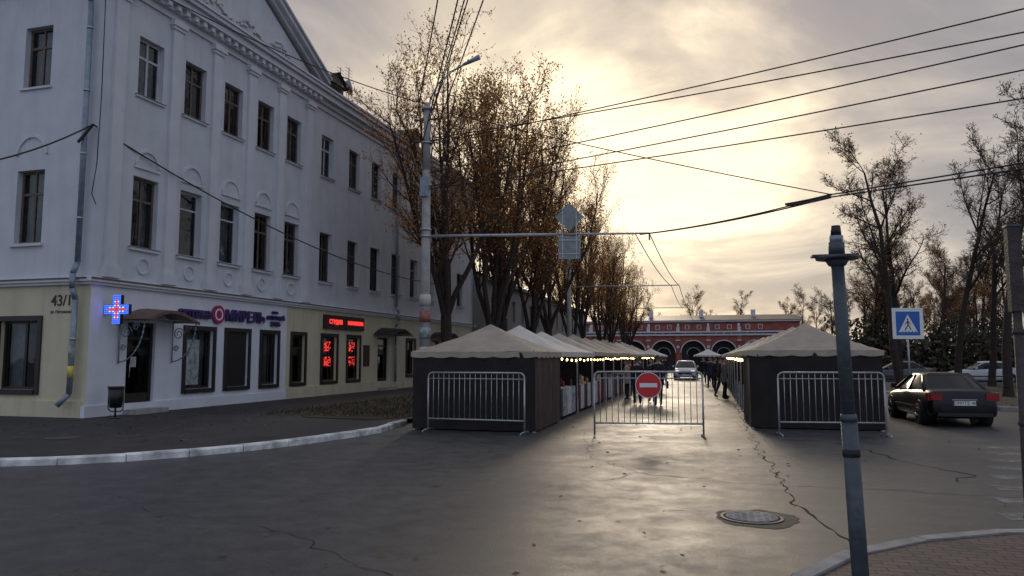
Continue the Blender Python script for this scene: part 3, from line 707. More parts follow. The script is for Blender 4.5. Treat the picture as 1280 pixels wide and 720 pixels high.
wire(J,J.lerp(Ee,.22),.02,2.2); wire(J2,J2.lerp(Ee,.2),.02,2.2)
wire(Ee,(-1.7,49.4,6.35),.25,1.2); wire(Ee+Vector((-.5,0,0)),(-2.2,49.4,6.35),.25,1.2)
wire((-1.7,49.4,6.35),(-1.7,72.4,6.35),.25,1.3); wire((-2.2,49.4,6.35),(-2.2,72.4,6.35),.25,1.3)
wire((-1.7,72.4,6.35),(-1.7,100,6.5),.25,1.3)
for (dx,z) in((-.45,10.5),(-.15,9.75),(.1,10.5),(.25,10.9),(.5,10.5)):
    wire((PX+dx,PY,z),(8.9+dx*2.2,-14,10.4+dx*.5),.35,1.2)
wire(A.p(0,.3,12.6),(PX,PY,11.1),.35); wire((PX,PY,11.0),(-8.9,49,8.5),.6); wire((PX,PY,10.5),(-8.9,49,8.3),.5); wire((PX,PY,9.7),(-8.9,49,8.1),.5)
hook=B.p(-.1,.12,8.15)
wire(hook,(-13.5,37.8,5.6),.9,1.3,24); wire(hook,(-15.2,9,4.9),.5,1.3)
wire(hook,B.p(-.35,.35,7.6),.0,2.5,3)
wire((PX,PY,8.3),(-4.6,29.5,6.0),.3)
wo=bpy.data.objects.new('overhead_wires',wc); COL.objects.link(wo)

# ---------------------------------------------------------------- pedestrian crossing sign
cs=empty('pedestrian_crossing_sign'); F=Fr((7.0,29.7,0),(.97,.25,0),(.25,-.97,0)); F.N.normalize()
mb=MB(); mb.cyl(F.p(0,0,0),F.p(0,0,3.35),.035,None,10,'steel'); cz=2.95; h=.56
mb.box(F,-h,h,.04,.055,cz-h,cz+h,'signw'); b_=.43
mb.box(F,-b_,b_,.0555,.060,cz-b_,cz+b_,'blue')
mb.face([F.p(-.34,.062,cz-.31),F.p(.34,.062,cz-.31),F.p(0,.062,cz+.33)],'signw')
def lim(pts,w):
    for i in range(len(pts)-1):
        a=Vector(pts[i]);b=Vector(pts[i+1]); d_=(b-a).normalized(); n_=Vector((-d_.y,d_.x))*w
        mb.face([F.p((a-n_).x,.064,cz+(a-n_).y),F.p((a+n_).x,.064,cz+(a+n_).y),F.p((b+n_).x,.064,cz+(b+n_).y),F.p((b-n_).x,.064,cz+(b-n_).y)],'black')
mb.cyl(F.p(-.01,.062,cz+.15),F.p(-.01,.065,cz+.15),.032,None,12,'black')
lim([(-.01,.11),(-.0,-.06)],.026); lim([(0,-.05),(-.05,-.14),(-.12,-.24)],.018); lim([(0,-.05),(.06,-.13),(.09,-.24)],.018); lim([(0,.08),(-.08,.0),(-.11,-.03)],.013); lim([(0,.08),(.07,.01),(.1,-.04)],.013)
for i in range(5): lim([(-.24+i*.12,-.285),(-.24+i*.12+.05,-.285)],.012)
mb.build('post_and_panel',cs)

# ---------------------------------------------------------------- foreground posts
fp=empty('camera_post'); mb=MB()
b0=Vector((.87,5.02,.1)); tp=Vector((.80,5.02,2.36))
mb.cyl(b0,b0.lerp(tp,.02),.12,None,20,'greypaint'); mb.cyl(b0,b0.lerp(tp,.56),.050,.048,24,'greypaint'); mb.cyl(b0.lerp(tp,.56),tp,.041,.039,24,'greypaint')
mb.cyl(b0.lerp(tp,.555),b0.lerp(tp,.575),.054,.045,24,'greypaint')
mb.cyl(tp-Z*.04,tp,.05,.075,20,'greypaint'); mb.cyl(tp,tp+Z*.018,.125,.13,24,'greypaint')
mb.box(W,tp.x-.15,tp.x+.12,tp.y-.05,tp.y+.05,tp.z+.018,tp.z+.03,'greypaint')
mb.cyl(tp+Z*.03,tp+Z*.11,.048,.048,18,'greypaint'); mb.cyl(tp+Z*.11,tp+Z*.15,.038,.042,18,'pipe'); mb.cyl(tp+Z*.15,tp+Z*.215,.033,.028,18,'black')
mb.cyl(b0.lerp(tp,.46),b0.lerp(tp,.48),.0515,None,24,'patch')
mb.build('post',fp)
fp=empty('metal_post'); mb=MB(); x,y=2.0,5.65
mb.cyl((x,y,.1),(x,y,2.05),.028,None,12,'rust'); mb.box(W,x-.04,x+.04,y-.035,y+.035,2.05,2.62,'rust'); mb.box(W,x-.045,x+.045,y-.04,y+.04,2.62,2.635,'greypaint')
for z in(.7,1.3,1.9): mb.cyl((x,y,z),(x,y,z+.03),.034,None,12,'rust')
mb.path([(x+.035,y-.02,2.1),(x+.05,y-.03,1.6),(x+.04,y-.03,1.2)],.006,5,'black'); mb.build('post',fp)

# ---------------------------------------------------------------- trees
def gen_tree(seed,H=16,mode='vase',leaves=2500,lk=('leaf','leafb'),r0=.24,leafsize=.11,fork=3.2,tk='twig',spread=(.12,.5),dens=1.0):
    rnd=random.Random(seed); mb=MB(); tips=[]
    def branch(p,d,L,r,lev):
        n={0:7,1:8,2:5,3:4,4:3}[lev]; seg=L/n; rr=r
        for i in range(n):
            wob={0:.06,1:.09,2:.16,3:.22,4:.3}[lev]
            d=(d+Vector((rnd.gauss(0,wob),rnd.gauss(0,wob),rnd.gauss(0,wob)+{0:.05,1:.10,2:.13,3:.09,4:.04}[lev]*(1.3 if mode=='vase' else .6)))).normalized()
            q=p+d*seg; r2=max(r*(1-(i+1)/n*.78),.0070 if lev>2 else .012)
            mb.cyl(p,q,rr,r2,{0:10,1:7,2:5,3:3,4:3}[lev],'bark' if lev<2 else tk,False)
            p=q; rr=r2
            if lev<4:
                if lev==0: k=0 if i<n*.27 else rnd.choice([2,2,3])
                elif lev==1: k=0 if i==0 else rnd.choice([1,2,3])
                elif lev==2: k=rnd.choice([1,2,2])
                else: k=rnd.choice([0,1,1,2]) if rnd.random()<dens else 0
                for _ in range(k):
                    ax=d.orthogonal().normalized(); ax.rotate(Matrix.Rotation(rnd.uniform(0,6.283),3,d))
                    ang=rnd.uniform(.3,.75) if mode=='vase' else rnd.uniform(.5,1.05)
                    nd=(d*math.cos(ang)+ax*math.sin(ang)).normalized()
                    sc={0:.40,1:.34,2:.50,3:.5}[lev]*rnd.uniform(.7,1.2)*(1-.4*i/n)
                    branch(p,nd,L*sc,rr*.60,lev+1)
            if lev>=3: tips.append(p.copy())
    if mode=='vase':
        hz=fork; mb.cyl((0,0,-.05),(0,0,.5),r0*1.35,r0,12,'bark',False); p=Vector((0,0,.5)); q=Vector((rnd.uniform(-.1,.1),rnd.uniform(-.1,.1),hz)); mb.cyl(p,q,r0,r0*.85,12,'bark',False)
        k=rnd.choice([5,6])
        for i in range(k):
            a=6.283*i/k+rnd.uniform(-.4,.4); t=rnd.uniform(*spread); d=Vector((math.cos(a)*t,math.sin(a)*t,1)).normalized()
            branch(q-Z*rnd.uniform(0,.5),d,(H-hz)*rnd.uniform(.72,.98),r0*.50,1)
    else:
        mb.cyl((0,0,-.05),(0,0,.4),r0*1.3,r0,12,'bark',False)
        branch(Vector((0,0,.4)),Vector((rnd.uniform(-.05,.05),rnd.uniform(-.05,.05),1)),H,r0,0)
    for i in range(leaves):
        p=rnd.choice(tips)
        if p.z>H*.6 and rnd.random()<.5: p=rnd.choice(tips)
        p=p+Vector((rnd.gauss(0,.15),rnd.gauss(0,.15),rnd.gauss(0,.15)))
        s=leafsize*rnd.uniform(.6,1.2); u=Vector((rnd.gauss(0,1),rnd.gauss(0,1),rnd.gauss(0,1))).normalized(); v=u.orthogonal().normalized()
        mb.face([p-u*s*.5,p+v*s*.35,p+u*s*.5,p-v*s*.35],lk[0] if rnd.random()<.75 else lk[1])
    return mb.mesh('tree_mesh')
TA=gen_tree(11,14.2,'vase',8500,r0=.27,fork=3.4,leafsize=.12)
TB=gen_tree(23,13.8,'vase',7500,r0=.25,fork=2.6,leafsize=.12)
TC=gen_tree(5,10.6,'open',700,('leafb','leafb'),r0=.20,tk='twigd',dens=.7)
TD=gen_tree(42,9.6,'open',2600,('leafb','leaf'),r0=.18,leafsize=.11,tk='twigd',dens=.7)
TE=gen_tree(77,11.0,'open',300,('leafb','leafb'),r0=.20,tk='twigd',dens=.7)
def tree(me,x,y,s=1,rz=None,sz=None,name='deciduous_tree',parent=None):
    o=bpy.data.objects.new(name,me); COL.objects.link(o); o.location=(x,y,.1); o.rotation_euler=(random.uniform(-.03,.03),random.uniform(-.03,.03),random.uniform(0,6.28) if rz is None else rz); o.scale=(s,s,sz or s)
    if parent: o.parent=parent
    return o
for (x,y,m,s) in((-10.9,30.5,TA,1.0),(-9.7,33.2,TB,1.04),(-10.2,37,TA,1.06),(-9.4,40.5,TB,1.05),(-9.4,45,TA,.95),(-9.0,51,TB,.95),(-9.2,57,TA,.9),(-8.8,64,TB,.9),(-9.0,72,TA,.85),(-8.8,81,TB,.85),(-9.2,90,TA,.8)):
    tree(m,x,y,s)
for (x,y,m,s) in((9.0,40,TC,1.0),(10.2,45.5,TD,1.1),(11.9,35.0,TE,.95),(12.9,31.8,TC,.9),(12.8,44.6,TE,1.0),(16,38,TD,1.0),(15.2,47,TC,1.0),(19,43,TE,1.0),(21,36,TC,1.0),(24,47,TD,1.1),(27,41,TE,1.1),(19.5,48.8,TD,1.0),(30,48,TC,1.0)):
    tree(m,x,y,s)
dt=empty('distant_trees'); rr=random.Random(3)
for i in range(85):
    x=rr.uniform(12,54); y=rr.uniform(63.5,98); tree(rr.choice([TC,TD,TE,TD]),x,y,rr.uniform(.6,.95),name='tree_part',parent=dt)
for i in range(34):
    x=rr.uniform(-45,70); y=rr.uniform(120,150); tree(rr.choice([TC,TD]),x,y,rr.uniform(.8,1.1),name='tree_part',parent=dt)
def hedge(name,pts,n,hh,ks,s0=.14,s1=.36):
    mb=MB()
    for i in range(n):
        a=random.choice(pts); x=random.gauss(a[0],a[2]); y=random.gauss(a[1],a[3]); z=.1+random.random()**1.5*hh*(.75+.8*noise.noise(Vector((x*.3,y*.3,0))))
        if x<9: continue
        s=random.uniform(s0,s1); u=Vector((random.gauss(0,1),random.gauss(0,1),random.gauss(0,1))).normalized(); v=u.orthogonal().normalized(); c=Vector((x,y,z))
        mb.face([c-u*s*.5,c+v*s*.35,c+u*s*.5,c-v*s*.35],random.choice(ks))
    return mb.build(name)
hedge('shrubs',[(14,66,2,1.2),(20,66,3,1.5),(27,65,4,2),(36,66,5,2),(46,67,6,2),(58,68,8,2)],46000,4.6,['litter','leafg','leafg','bark'],.2,.5)

# ---------------------------------------------------------------- trading arcade at the end of the street
ga=empty('trading_arcade'); G=Fr((-32.1,104,0),(1,0,0),(0,-1,0)); mb=MB(); L=44; bay=4.0; za=4.6
s=.2
while s<=L-bay+.1:
    c=s+bay/2; r=1.6; zs=2.3
    mb.face([G.p(s,0,0),G.p(c-r,0,0),G.p(c-r,0,zs),G.p(s,0,zs)],'brick'); mb.face([G.p(c+r,0,0),G.p(s+bay,0,0),G.p(s+bay,0,zs),G.p(c+r,0,zs)],'brick')
    n=16; prev=None
    for i in range(n+1):
        t=math.pi-math.pi*i/n; x=c+r*math.cos(t); z=zs+r*math.sin(t)
        if prev:
            px,pz=prev; mb.face([G.p(px,0,pz),G.p(x,0,z),G.p(x,0,za),G.p(px,0,za)],'brick'); mb.face([G.p(px,0,pz),G.p(px,-1.2,pz),G.p(x,-1.2,z),G.p(x,0,z)],'trim')
        prev=(x,z)
    mb.face([G.p(s,0,zs),G.p(c-r,0,zs),G.p(c-r,0,za),G.p(s,0,za)],'brick'); mb.face([G.p(c+r,0,zs),G.p(s+bay,0,zs),G.p(s+bay,0,za),G.p(c+r,0,za)],'brick')
    for x in(c-r,c+r): mb.face([G.p(x,0,0),G.p(x,-1.2,0),G.p(x,-1.2,zs),G.p(x,0,zs)],'trim')
    arc(mb,G,c,zs,r,.14,.08,'trim',0,math.pi,18)
    mb.face([G.p(c-r,-1.2,0),G.p(c+r,-1.2,0),G.p(c+r,-1.2,4.1),G.p(c-r,-1.2,4.1)],'rust')
    Gi=Fr(G.p(0,-1.2,0),G.D,G.N); arc(mb,Gi,c,zs-.2,.85,.10,.05,'trim',0,math.pi,14)
    pts=[Gi.p(c+.85*math.cos(math.pi*i/12),.03,zs-.2+.85*math.sin(math.pi*i/12)) for i in range(13)]; mb.face(pts,'dark'); mb.box(Gi,c-.6,c+.6,.0,.03,0,zs-.21,'dark')
    mb.box(G,s-.26,s+.26,.0,.16,0,za,'brick'); mb.box(G,s-.30,s+.30,.0,.22,3.9,4.05,'trim'); mb.cyl(G.p(s,.16,3.1),G.p(s,.2,3.1),.2,None,12,'trim'); mb.box(G,s-.30,s+.30,.0,.22,0,.4,'trim')
    for q in(1.0,2.0,3.0):
        mb.box(G,s+q-.07,s+q+.07,-.4,.12,4.822,5.0,'trim')
    mb.box(G,s-.14,s+.14,-1.5,-1.3,5.2,6.3,'trim')
    for q in(1.2,2.8):
        mb.box(G,s+q-.3,s+q+.3,-1.5,-1.44,5.5,6.15,'trim'); mb.box(G,s+q-.2,s+q+.2,-1.44,-1.42,5.58,6.07,'brick')
    mb.box(G,s-.2,s+.2,-.3,.15,5.2,5.75,'trim'); mb.cyl(G.p(s,-.05,5.75),G.p(s,-.05,6.2),.16,.03,8,'trim')
    s+=bay
mb.box(G,0,L,-.5,.22,za,za+.22,'trim'); mb.box(G,0,L,-.4,.1,za+.222,5.0,'brick'); mb.box(G,0,L,-.5,.3,5.0,5.2,'trim')
mb.box(G,0,L,-12,-1.5,0,6.5,'brick'); mb.box(G,-.3,L+.3,-12.3,-1.15,6.502,6.75,'trim')
mb.face([G.p(-.4,-1.0,6.75),G.p(L+.4,-1.0,6.75),G.p(L,-6.5,7.7),G.p(0,-6.5,7.7)],'roofmetal'); mb.face([G.p(-.4,-12.4,6.75),G.p(L+.4,-12.4,6.75),G.p(L,-6.5,7.7),G.p(0,-6.5,7.7)],'roofmetal')
for s in range(3,43,7): mb.box(G,s,s+.6,-5,-4.4,7.2,8.3,'trim')
mb.build('arcade',ga)
def simple_house(x0,x1,y0,y1,h,k,n):
    e=empty('town_house'); mb=MB(); Fa=Fr((x1,y0,0),(0,1,0),(1,0,0)); L=y1-y0
    ops=[(i*3+1,i*3+2,f*3.3+1.2,f*3.3+2.9) for i in range(int(L/3)) for f in range(n)]
    wall(mb,Fa,0,L,0,h,ops,k)
    for o in ops: window(mb,Fa,*o,kf='whiteframe',style=0,curt=random.choice([0,0,1,2]))
    for a,b in(((x1,y1),(x0,y1)),((x0,y1),(x0,y0)),((x0,y0),(x1,y0))): mb.face([(a[0],a[1],0),(b[0],b[1],0),(b[0],b[1],h),(a[0],a[1],h)],k)
    mb.box(Fa,-.3,L+.3,-.2,.35,h,h+.25,k)
    xm=(x0+x1)/2; mb.face([(x1+.35,y0-.3,h+.25),(x1+.35,y1+.3,h+.25),(xm,y1,h+3),(xm,y0,h+3)],'roofmetal'); mb.face([(x0-.35,y0-.3,h+.25),(x0-.35,y1+.3,h+.25),(xm,y1,h+3),(xm,y0,h+3)],'roofmetal'); mb.face([(x0-.3,y0,h),(x1+.3,y0,h),(xm,y0,h+3)],k)
    mb.build('walls_roof',e)
simple_house(-28,-15.2,51,96,7.2,'house',2)

# ---------------------------------------------------------------- cars
def paint(name,c,coat=.4,sp=.4):
    m=mat(name,c,.35,.05,2,spec=sp); m.node_tree.nodes['Principled BSDF'].inputs['Coat Weight'].default_value=coat; m.node_tree.nodes['Principled BSDF'].inputs['Coat Roughness'].default_value=.12; return m
M['p_black']=paint('car_paint_black',(.008,.009,.011),.22,.25); M['p_white']=paint('car_paint_white',(.6,.62,.66)); M['p_grey']=paint('car_paint_grey',(.10,.11,.12)); M['p_blue']=paint('car_paint_silver',(.3,.33,.37))
def car(x,y,rz,kp,sc=1.0,sz=1.0,plate='',on=False,name='parked_car'):
    e=empty(name,(x,y,0),rz); e.scale=(sc,sc,sz)
    st=[(-2.16,.42,.62,.70),(-2.13,.30,.84,.77),(-2.06,.24,.985,.81),(-1.9,.22,1.02,.83),(-1.35,.2,1.035,.84),(-.6,.19,1.0,.85),(.3,.19,.96,.85),(1.0,.19,.93,.845),(1.6,.2,.86,.82),(1.95,.22,.76,.78),(2.1,.26,.66,.72),(2.16,.36,.56,.62)]
    mb=MB(); P=[]
    for (yy,zb,zt,w) in st:
        h=[(0,zb),(w*.6,zb),(w*.93,zb+.02),(w*.99,zb+.12),(w,zb+(zt-zb)*.5),(w*.985,zb+(zt-zb)*.72),(w*.93,zt-.03),(w*.8,zt),(w*.4,zt+.012),(0,zt+.015)]
        ring=[(a,yy,b) for a,b in h]+[(-a,yy,b) for a,b in h[-2:0:-1]]
        P.append(ring+[ring[0]])
    mb.grid(P,kp); mb.face(P[0][:-1],kp); mb.face(P[-1][:-1][::-1],kp)
    b=mb.build('body',e)
    sub=b.modifiers.new('s','SUBSURF'); sub.levels=1; sub.render_levels=1
    bm=bmesh.new(); bm.from_mesh(b.data); bmesh.ops.remove_doubles(bm,verts=bm.verts,dist=1e-4); bmesh.ops.recalc_face_normals(bm,faces=bm.faces); bm.to_mesh(b.data); bm.free()
    mb=MB(); zb,zt=.97,1.40
    def ringg(t):
        w=.76+(.575-.76)*t**1.15; yr=-1.62+(-.98+1.62)*t; yf=1.02+(.18-1.02)*t
        z=zb+(zt-zb)*t; pts=[]
        for (px,py) in((-w*.86,yr),(0,yr-.04),(w*.86,yr),(w,yr+.12),(w,(yr+yf)/2),(w,yf-.12),(w*.86,yf),(0,yf+.05),(-w*.86,yf),(-w,yf-.12),(-w,(yr+yf)/2),(-w,yr+.12)): pts.append((px,py,z))
        return pts+[pts[0]]
    mb.grid([ringg(t) for t in(0,.25,.5,.75,1)],'carglass')
    top=ringg(1)[:-1]; t2=[(a*.93,(bb+.4)*.93-.4,zt+.045) for a,bb,c in top]; t3=[(a*.5,(bb+.4)*.5-.4,zt+.07) for a,bb,c in top]
    mb.grid([[(a*1.012,bb,c) for a,bb,c in ringg(.93)],[(a*1.01,bb*1.0,c+.005) for a,bb,c in top]+[(top[0][0]*1.01,top[0][1],zt+.005)],t2+[t2[0]],t3+[t3[0]]],kp); mb.face(t3,kp)
    for sx in(-1,1):
        for (q0,q1) in((3,3),(5,5)):
            i=q0 if sx>0 else (11 if q0==3 else 9)
            a=ringg(0)[i]; c=ringg(.97)[i]; mb.cyl((a[0]*1.0,a[1],a[2]),(c[0],c[1],c[2]),.045,.035,6,kp)
        mb.cyl((sx*.765,-.25,zb),(sx*.585,-.3,zt),.03,.026,6,'black')
    mb.build('cabin',e)
    mb=MB()
    for sx in(-1,1):
        for yy in(-1.28,1.27):
            mb.cyl((sx*.5,yy,.33),(sx*.858,yy,.33),.365,None,28,'black')
            mb.cyl((sx*.66,yy,.30),(sx*.868,yy,.30),.30,.30,28,'tyre'); mb.cyl((sx*.868,yy,.30),(sx*.88,yy,.30),.29,.26,28,'tyre'); mb.cyl((sx*.87,yy,.30),(sx*.886,yy,.30),.2,.19,20,'rim')
            for q in range(5):
                a=q*1.2566; mb.cyl((sx*.888,yy,.3),(sx*.889,yy+.18*math.cos(a),.3+.18*math.sin(a)),.022,.022,5,'black')
        mb.box(W,sx*.80-.03+(.02*sx),sx*.80+.03+(.02*sx),-2.08,-1.88,.72,.93,'tail'); mb.box(W,min(sx*.52,sx*.80),max(sx*.52,sx*.80),-2.145,-2.05,.74,.92,'tail')
        mb.box(W,min(sx*.45,sx*.70),max(sx*.45,sx*.70),2.0,2.13,.56,.70,'headon' if on else 'head')
        mb.box(W,min(sx*.86,sx*.98),max(sx*.86,sx*.98),.62,.74,.96,1.10,kp)
        mb.box(W,min(sx*.838,sx*.862),max(sx*.838,sx*.862),-1.0,1.0,.46,.52,'black')
    mb.box(W,-.66,.66,-2.175,-2.1,.30,.40,'black'); mb.box(W,-.26,.26,-2.178,-2.13,.60,.72,'signw'); mb.box(W,-.3,.3,-2.16,-2.12,.74,.77,'rim'); mb.box(W,-.5,.5,2.1,2.17,.42,.55,'black')
    mb.box(W,-.26,.26,2.165,2.18,.32,.43,'signw')
    mb.build('wheels_lights_trim',e)
    if plate:
        c=bpy.data.curves.new('plate','FONT'); c.body=plate; c.size=.115; c.align_x='CENTER'; c.align_y='CENTER'; c.extrude=.001; c.materials.append(M['black'])
        o=bpy.data.objects.new('number_plate',c); COL.objects.link(o); o.parent=e; o.location=(0,-2.181,.66); o.rotation_euler=(math.pi/2,0,0)
    return e
car(6.02,22.9,R(3),'p_black',.95,.91,'Е997ТЕ 40')
car(-1.7,60,R(180),'p_white',1,1,'',True,'car')
for (x,y,k,a) in((12.2,55,'p_grey',90),(17.5,55.5,'p_white',90),(22.5,54,'p_black',85),(27.5,55,'p_blue',92),(33,55,'p_grey',90),(7.4,46,'p_grey',0),(7.3,52,'p_black',0)):
    car(x,y,R(a),k)
# ---------------------------------------------------------------- people
def person(x,y,face,coat,trous,h=1.72,pose=0,hat=True,name='pedestrian',bag=False):
    sw_=[.22,-.05,.0][pose%3]
    V=[];Rd=[];Eg=[]
    def add(p,r,par=None):
        V.append(p);Rd.append(r)
        if par is not None: Eg.append((par,len(V)-1))
        return len(V)-1
    pel=add((0,0,.95),(.165,.125)); w=add((0,0,1.10),(.16,.12),pel); ch=add((0,.0,1.30),(.19,.135),w); sh=add((0,-.01,1.43),(.155,.10),ch); nk=add((0,.0,1.52),(.06,.06),sh); add((0,.02,1.58),(.055,.055),nk)
    for sx in(-1,1):
        f=sw_*sx
        s=add((sx*.17,-.01,1.41),(.075,.075),sh); el=add((sx*.25,-.02-f*.5,1.14),(.06,.06),s)
        if pose==2: wr=add((sx*.16,.22,1.12),(.045,.045),el); hd=add((sx*.10,.30,1.15),(.035,.03),wr); dv=Vector((-.3*sx,.9,.1))
        else: wr=add((sx*.27,.03-f*.9,.90),(.045,.045),el); hd=add((sx*.27,.05-f*1.0,.82),(.038,.028),wr); dv=Vector((0,.15,-1))
        for q in range(4):
            o=(q-1.5)*.02; b=Vector(V[hd]); L=[.06,.075,.07,.055][q]
            a=add(tuple(b+Vector((0,o,0))+dv*.03),(.010,.010),hd); m_=add(tuple(b+Vector((-.004*sx,o,0))+dv*(.03+L*.5)),(.009,.009),a); add(tuple(b+Vector((-.015*sx,o*.9+.01,0))+dv*(.03+L)),(.008,.008),m_)
        t=add(tuple(Vector(V[hd])+Vector((-.01*sx,.035,-.01))),(.011,.011),hd); add(tuple(Vector(V[hd])+Vector((-.02*sx,.055,-.045))),(.009,.009),t)
        hp=add((sx*.095,0,.87),(.105,.105),pel); kn=add((sx*.10,.03+f*.55,.50),(.07,.07),hp); an=add((sx*.10,-.03+f*1.0,.10),(.048,.048),kn); add((sx*.11,.12+f*1.0,.045),(.045,.04),an)
    me=bpy.data.meshes.new('p'); me.from_pydata(V,Eg,[]); o=bpy.data.objects.new('p',me); COL.objects.link(o)
    o.modifiers.new('skin','SKIN'); sv=me.skin_vertices[0].data
    for i,r in enumerate(Rd): sv[i].radius=r
    sv[0].use_root=True
    ss=o.modifiers.new('sub','SUBSURF'); ss.levels=1
    dg_=bpy.context.evaluated_depsgraph_get(); me2=bpy.data.meshes.new_from_object(o.evaluated_get(dg_)); bpy.data.objects.remove(o)
    e=empty(name,(x,y,.0),face); s_=h/1.76; e.scale=(s_,s_,s_)
    me2.materials.clear()
    for k in(coat,trous,'skin','shoe'): me2.materials.append(M[k])
    for p in me2.polygons:
        c=p.center; p.use_smooth=True
        if c.z>1.49: i=2
        elif pose==2 and c.y>.245 and c.z>.95: i=2
        elif pose!=2 and abs(c.x)>.225 and c.z<.875: i=2
        elif c.z<.10: i=3
        elif c.z<.80: i=1
        else: i=0
        p.material_index=i
    b=bpy.data.objects.new('body',me2); COL.objects.link(b); b.parent=e
    mb=MB()
    n=20; P=[]
    for (z,a,bb) in((1.12,.19,.145),(1.0,.205,.155),(.86,.215,.17),(.74,.225,.18)):
        P.append([(a*math.cos(6.2832*i/n),bb*math.sin(6.2832*i/n),z) for i in range(n+1)])
    mb.grid(P,coat)
    P=[]; nu,nv=18,14
    for j in range(nv+1):
        th=math.pi*j/nv; row=[]
        for i in range(nu+1):
            a=6.28319*i/nu; xx=math.sin(th)*math.cos(a); yy=math.sin(th)*math.sin(a); zz=math.cos(th)
            px=xx*.076*(1-.18*max(0,-zz)); py=yy*.098+.02; pz=1.66+zz*.118
            if yy>.75 and -.35<zz<.1 and abs(xx)<.25: py+=.022*(1-abs(xx)*3)
            if yy>.6 and .05<zz<.25 and .2<abs(xx)<.6: py-=.006
            row.append((px,py,pz))
        P.append(row)
    mb.grid(P,'skin')
    for sx in(-1,1):
        mb.cyl((sx*.074,.015,1.655),(sx*.088,.008,1.66),.028,.024,10,'skin'); mb.cyl((sx*.028,.104,1.675),(sx*.028,.112,1.675),.010,.008,8,'black')
    mb.box(W,-.022,.022,.100,.112,1.605,1.612,'cloth_r')
    P=[]; kh='black' if hat else 'rust'
    for j in range(8):
        th=math.pi*.56*j/7; P.append([(math.sin(th)*math.cos(6.28319*i/nu)*.088,math.sin(th)*math.sin(6.28319*i/nu)*.108+.008-(.02 if j>5 else 0),1.668+math.cos(th)*.135) for i in range(nu+1)])
    mb.grid(P,kh)
    if bag: mb.box(W,.27,.36,-.12,.14,.62,.88,'black'); mb.path([(.31,-.08,.88),(.28,0,1.0),(.31,.1,.88)],.01,5,'black')
    mb.build('head_and_coat',e)
    return e
M['c_black']=mat('coat_black',(.015,.015,.018),.85,.3,6,.3,20); M['c_navy']=mat('coat_navy',(.02,.03,.06),.85,.3,6); M['c_red']=mat('coat_red',(.28,.03,.03),.85,.2,6); M['c_beige']=mat('coat_beige',(.3,.24,.18),.85,.2,6); M['c_grey']=mat('coat_grey',(.12,.12,.13),.85,.2,6); M['jeans']=mat('jeans',(.03,.04,.07),.9,.2,8)
PE=[(-2.55,27.9,.2,'c_black','c_black',1.70,1,1,0),(-1.75,27.2,.1,'c_black','jeans',1.78,0,1,1),(-2.15,29.6,2.9,'c_navy','c_black',1.68,1,0,0),
(.62,31.8,-1.5,'c_grey','c_black',1.72,1,1,0),(.5,33.2,-1.4,'c_black','jeans',1.75,0,1,0),(-3.2,30.5,1.4,'c_beige','c_black',1.62,2,0,1),(-3.3,32.8,1.5,'c_red','c_black',1.64,2,1,0),
(-3.1,35.5,1.3,'c_black','jeans',1.74,1,1,0),(-2.4,38.5,.4,'c_grey','c_black',1.70,0,0,0),(.3,38.5,-1.5,'c_black','c_black',1.7,2,1,0),(.1,43,3.0,'c_navy','jeans',1.72,0,1,1),(-2.8,44,1.2,'c_red','jeans',1.66,2,0,0),(-.3,50,3.1,'c_black','c_black',1.72,0,1,0),(.2,53,0,'c_beige','c_black',1.66,1,0,0),(-3.0,52,1.5,'c_black','c_black',1.72,2,1,0),(.9,60,3.1,'c_black','jeans',1.7,0,1,0),(1.6,66,.2,'c_grey','jeans',1.7,1,1,0),(-3.6,66,.2,'c_black','jeans',1.7,0,1,0)]
for p in PE: person(p[0],p[1],p[2],p[3],p[4],p[5],p[6],bool(p[7]),bag=bool(p[8]))
e=empty('park_lamp'); mb=MB(); x,y=17.3,38.6; mb.cyl((x,y,.1),(x,y,3.2),.06,.04,10,'black'); mb.cyl((x,y,3.2),(x,y,3.3),.1,.12,10,'black')
for sx in(-.3,.3):
    mb.path([(x,y,3.0),(x+sx*.6,y,3.05),(x+sx,y,3.25)],.02,6,'black'); mb.cyl((x+sx,y,3.25),(x+sx,y,3.4),.07,.15,12,'signw'); mb.cyl((x+sx,y,3.4),(x+sx,y,3.55),.15,.06,12,'signw')
mb.build('lamp',e)

# ---------------------------------------------------------------- world, sun, camera
sd=Vector((-.136,.956,.259)).normalized(); el=math.asin(sd.z); az=math.atan2(sd.x,sd.y)
w=bpy.data.worlds.new('World'); S.world=w; w.use_nodes=True; nt=w.node_tree; bg=nt.nodes['Background']; L_=nt.links.new
sky=nt.nodes.new('ShaderNodeTexSky'); sky.sky_type='NISHITA'; sky.sun_disc=False; sky.sun_elevation=el; sky.sun_rotation=az; sky.air_density=1.0; sky.dust_density=1.0
tc=nt.nodes.new('ShaderNodeTexCoord')
def mth(op,a,b=None,c=None):
    n=nt.nodes.new('ShaderNodeMath'); n.operation=op
    for i,v in enumerate((a,b,c)):
        if v is None: continue
        if hasattr(v,'links'): L_(v,n.inputs[i])
        else: n.inputs[i].default_value=v
    return n.outputs[0]
sep=nt.nodes.new('ShaderNodeSeparateXYZ'); L_(tc.outputs['Generated'],sep.inputs[0])
zz=mth('MAXIMUM',sep.outputs[2],0.0); dn=mth('ADD',zz,.20)
cmb=nt.nodes.new('ShaderNodeCombineXYZ'); L_(mth('DIVIDE',sep.outputs[0],dn),cmb.inputs[0]); L_(mth('DIVIDE',sep.outputs[1],dn),cmb.inputs[1]); cmb.inputs[2].default_value=3.7
n1=nt.nodes.new('ShaderNodeTexNoise'); n1.inputs['Scale'].default_value=1.5; n1.inputs['Detail'].default_value=9; n1.inputs['Roughness'].default_value=.55; n1.inputs['Distortion'].default_value=.5; L_(cmb.outputs[0],n1.inputs['Vector'])
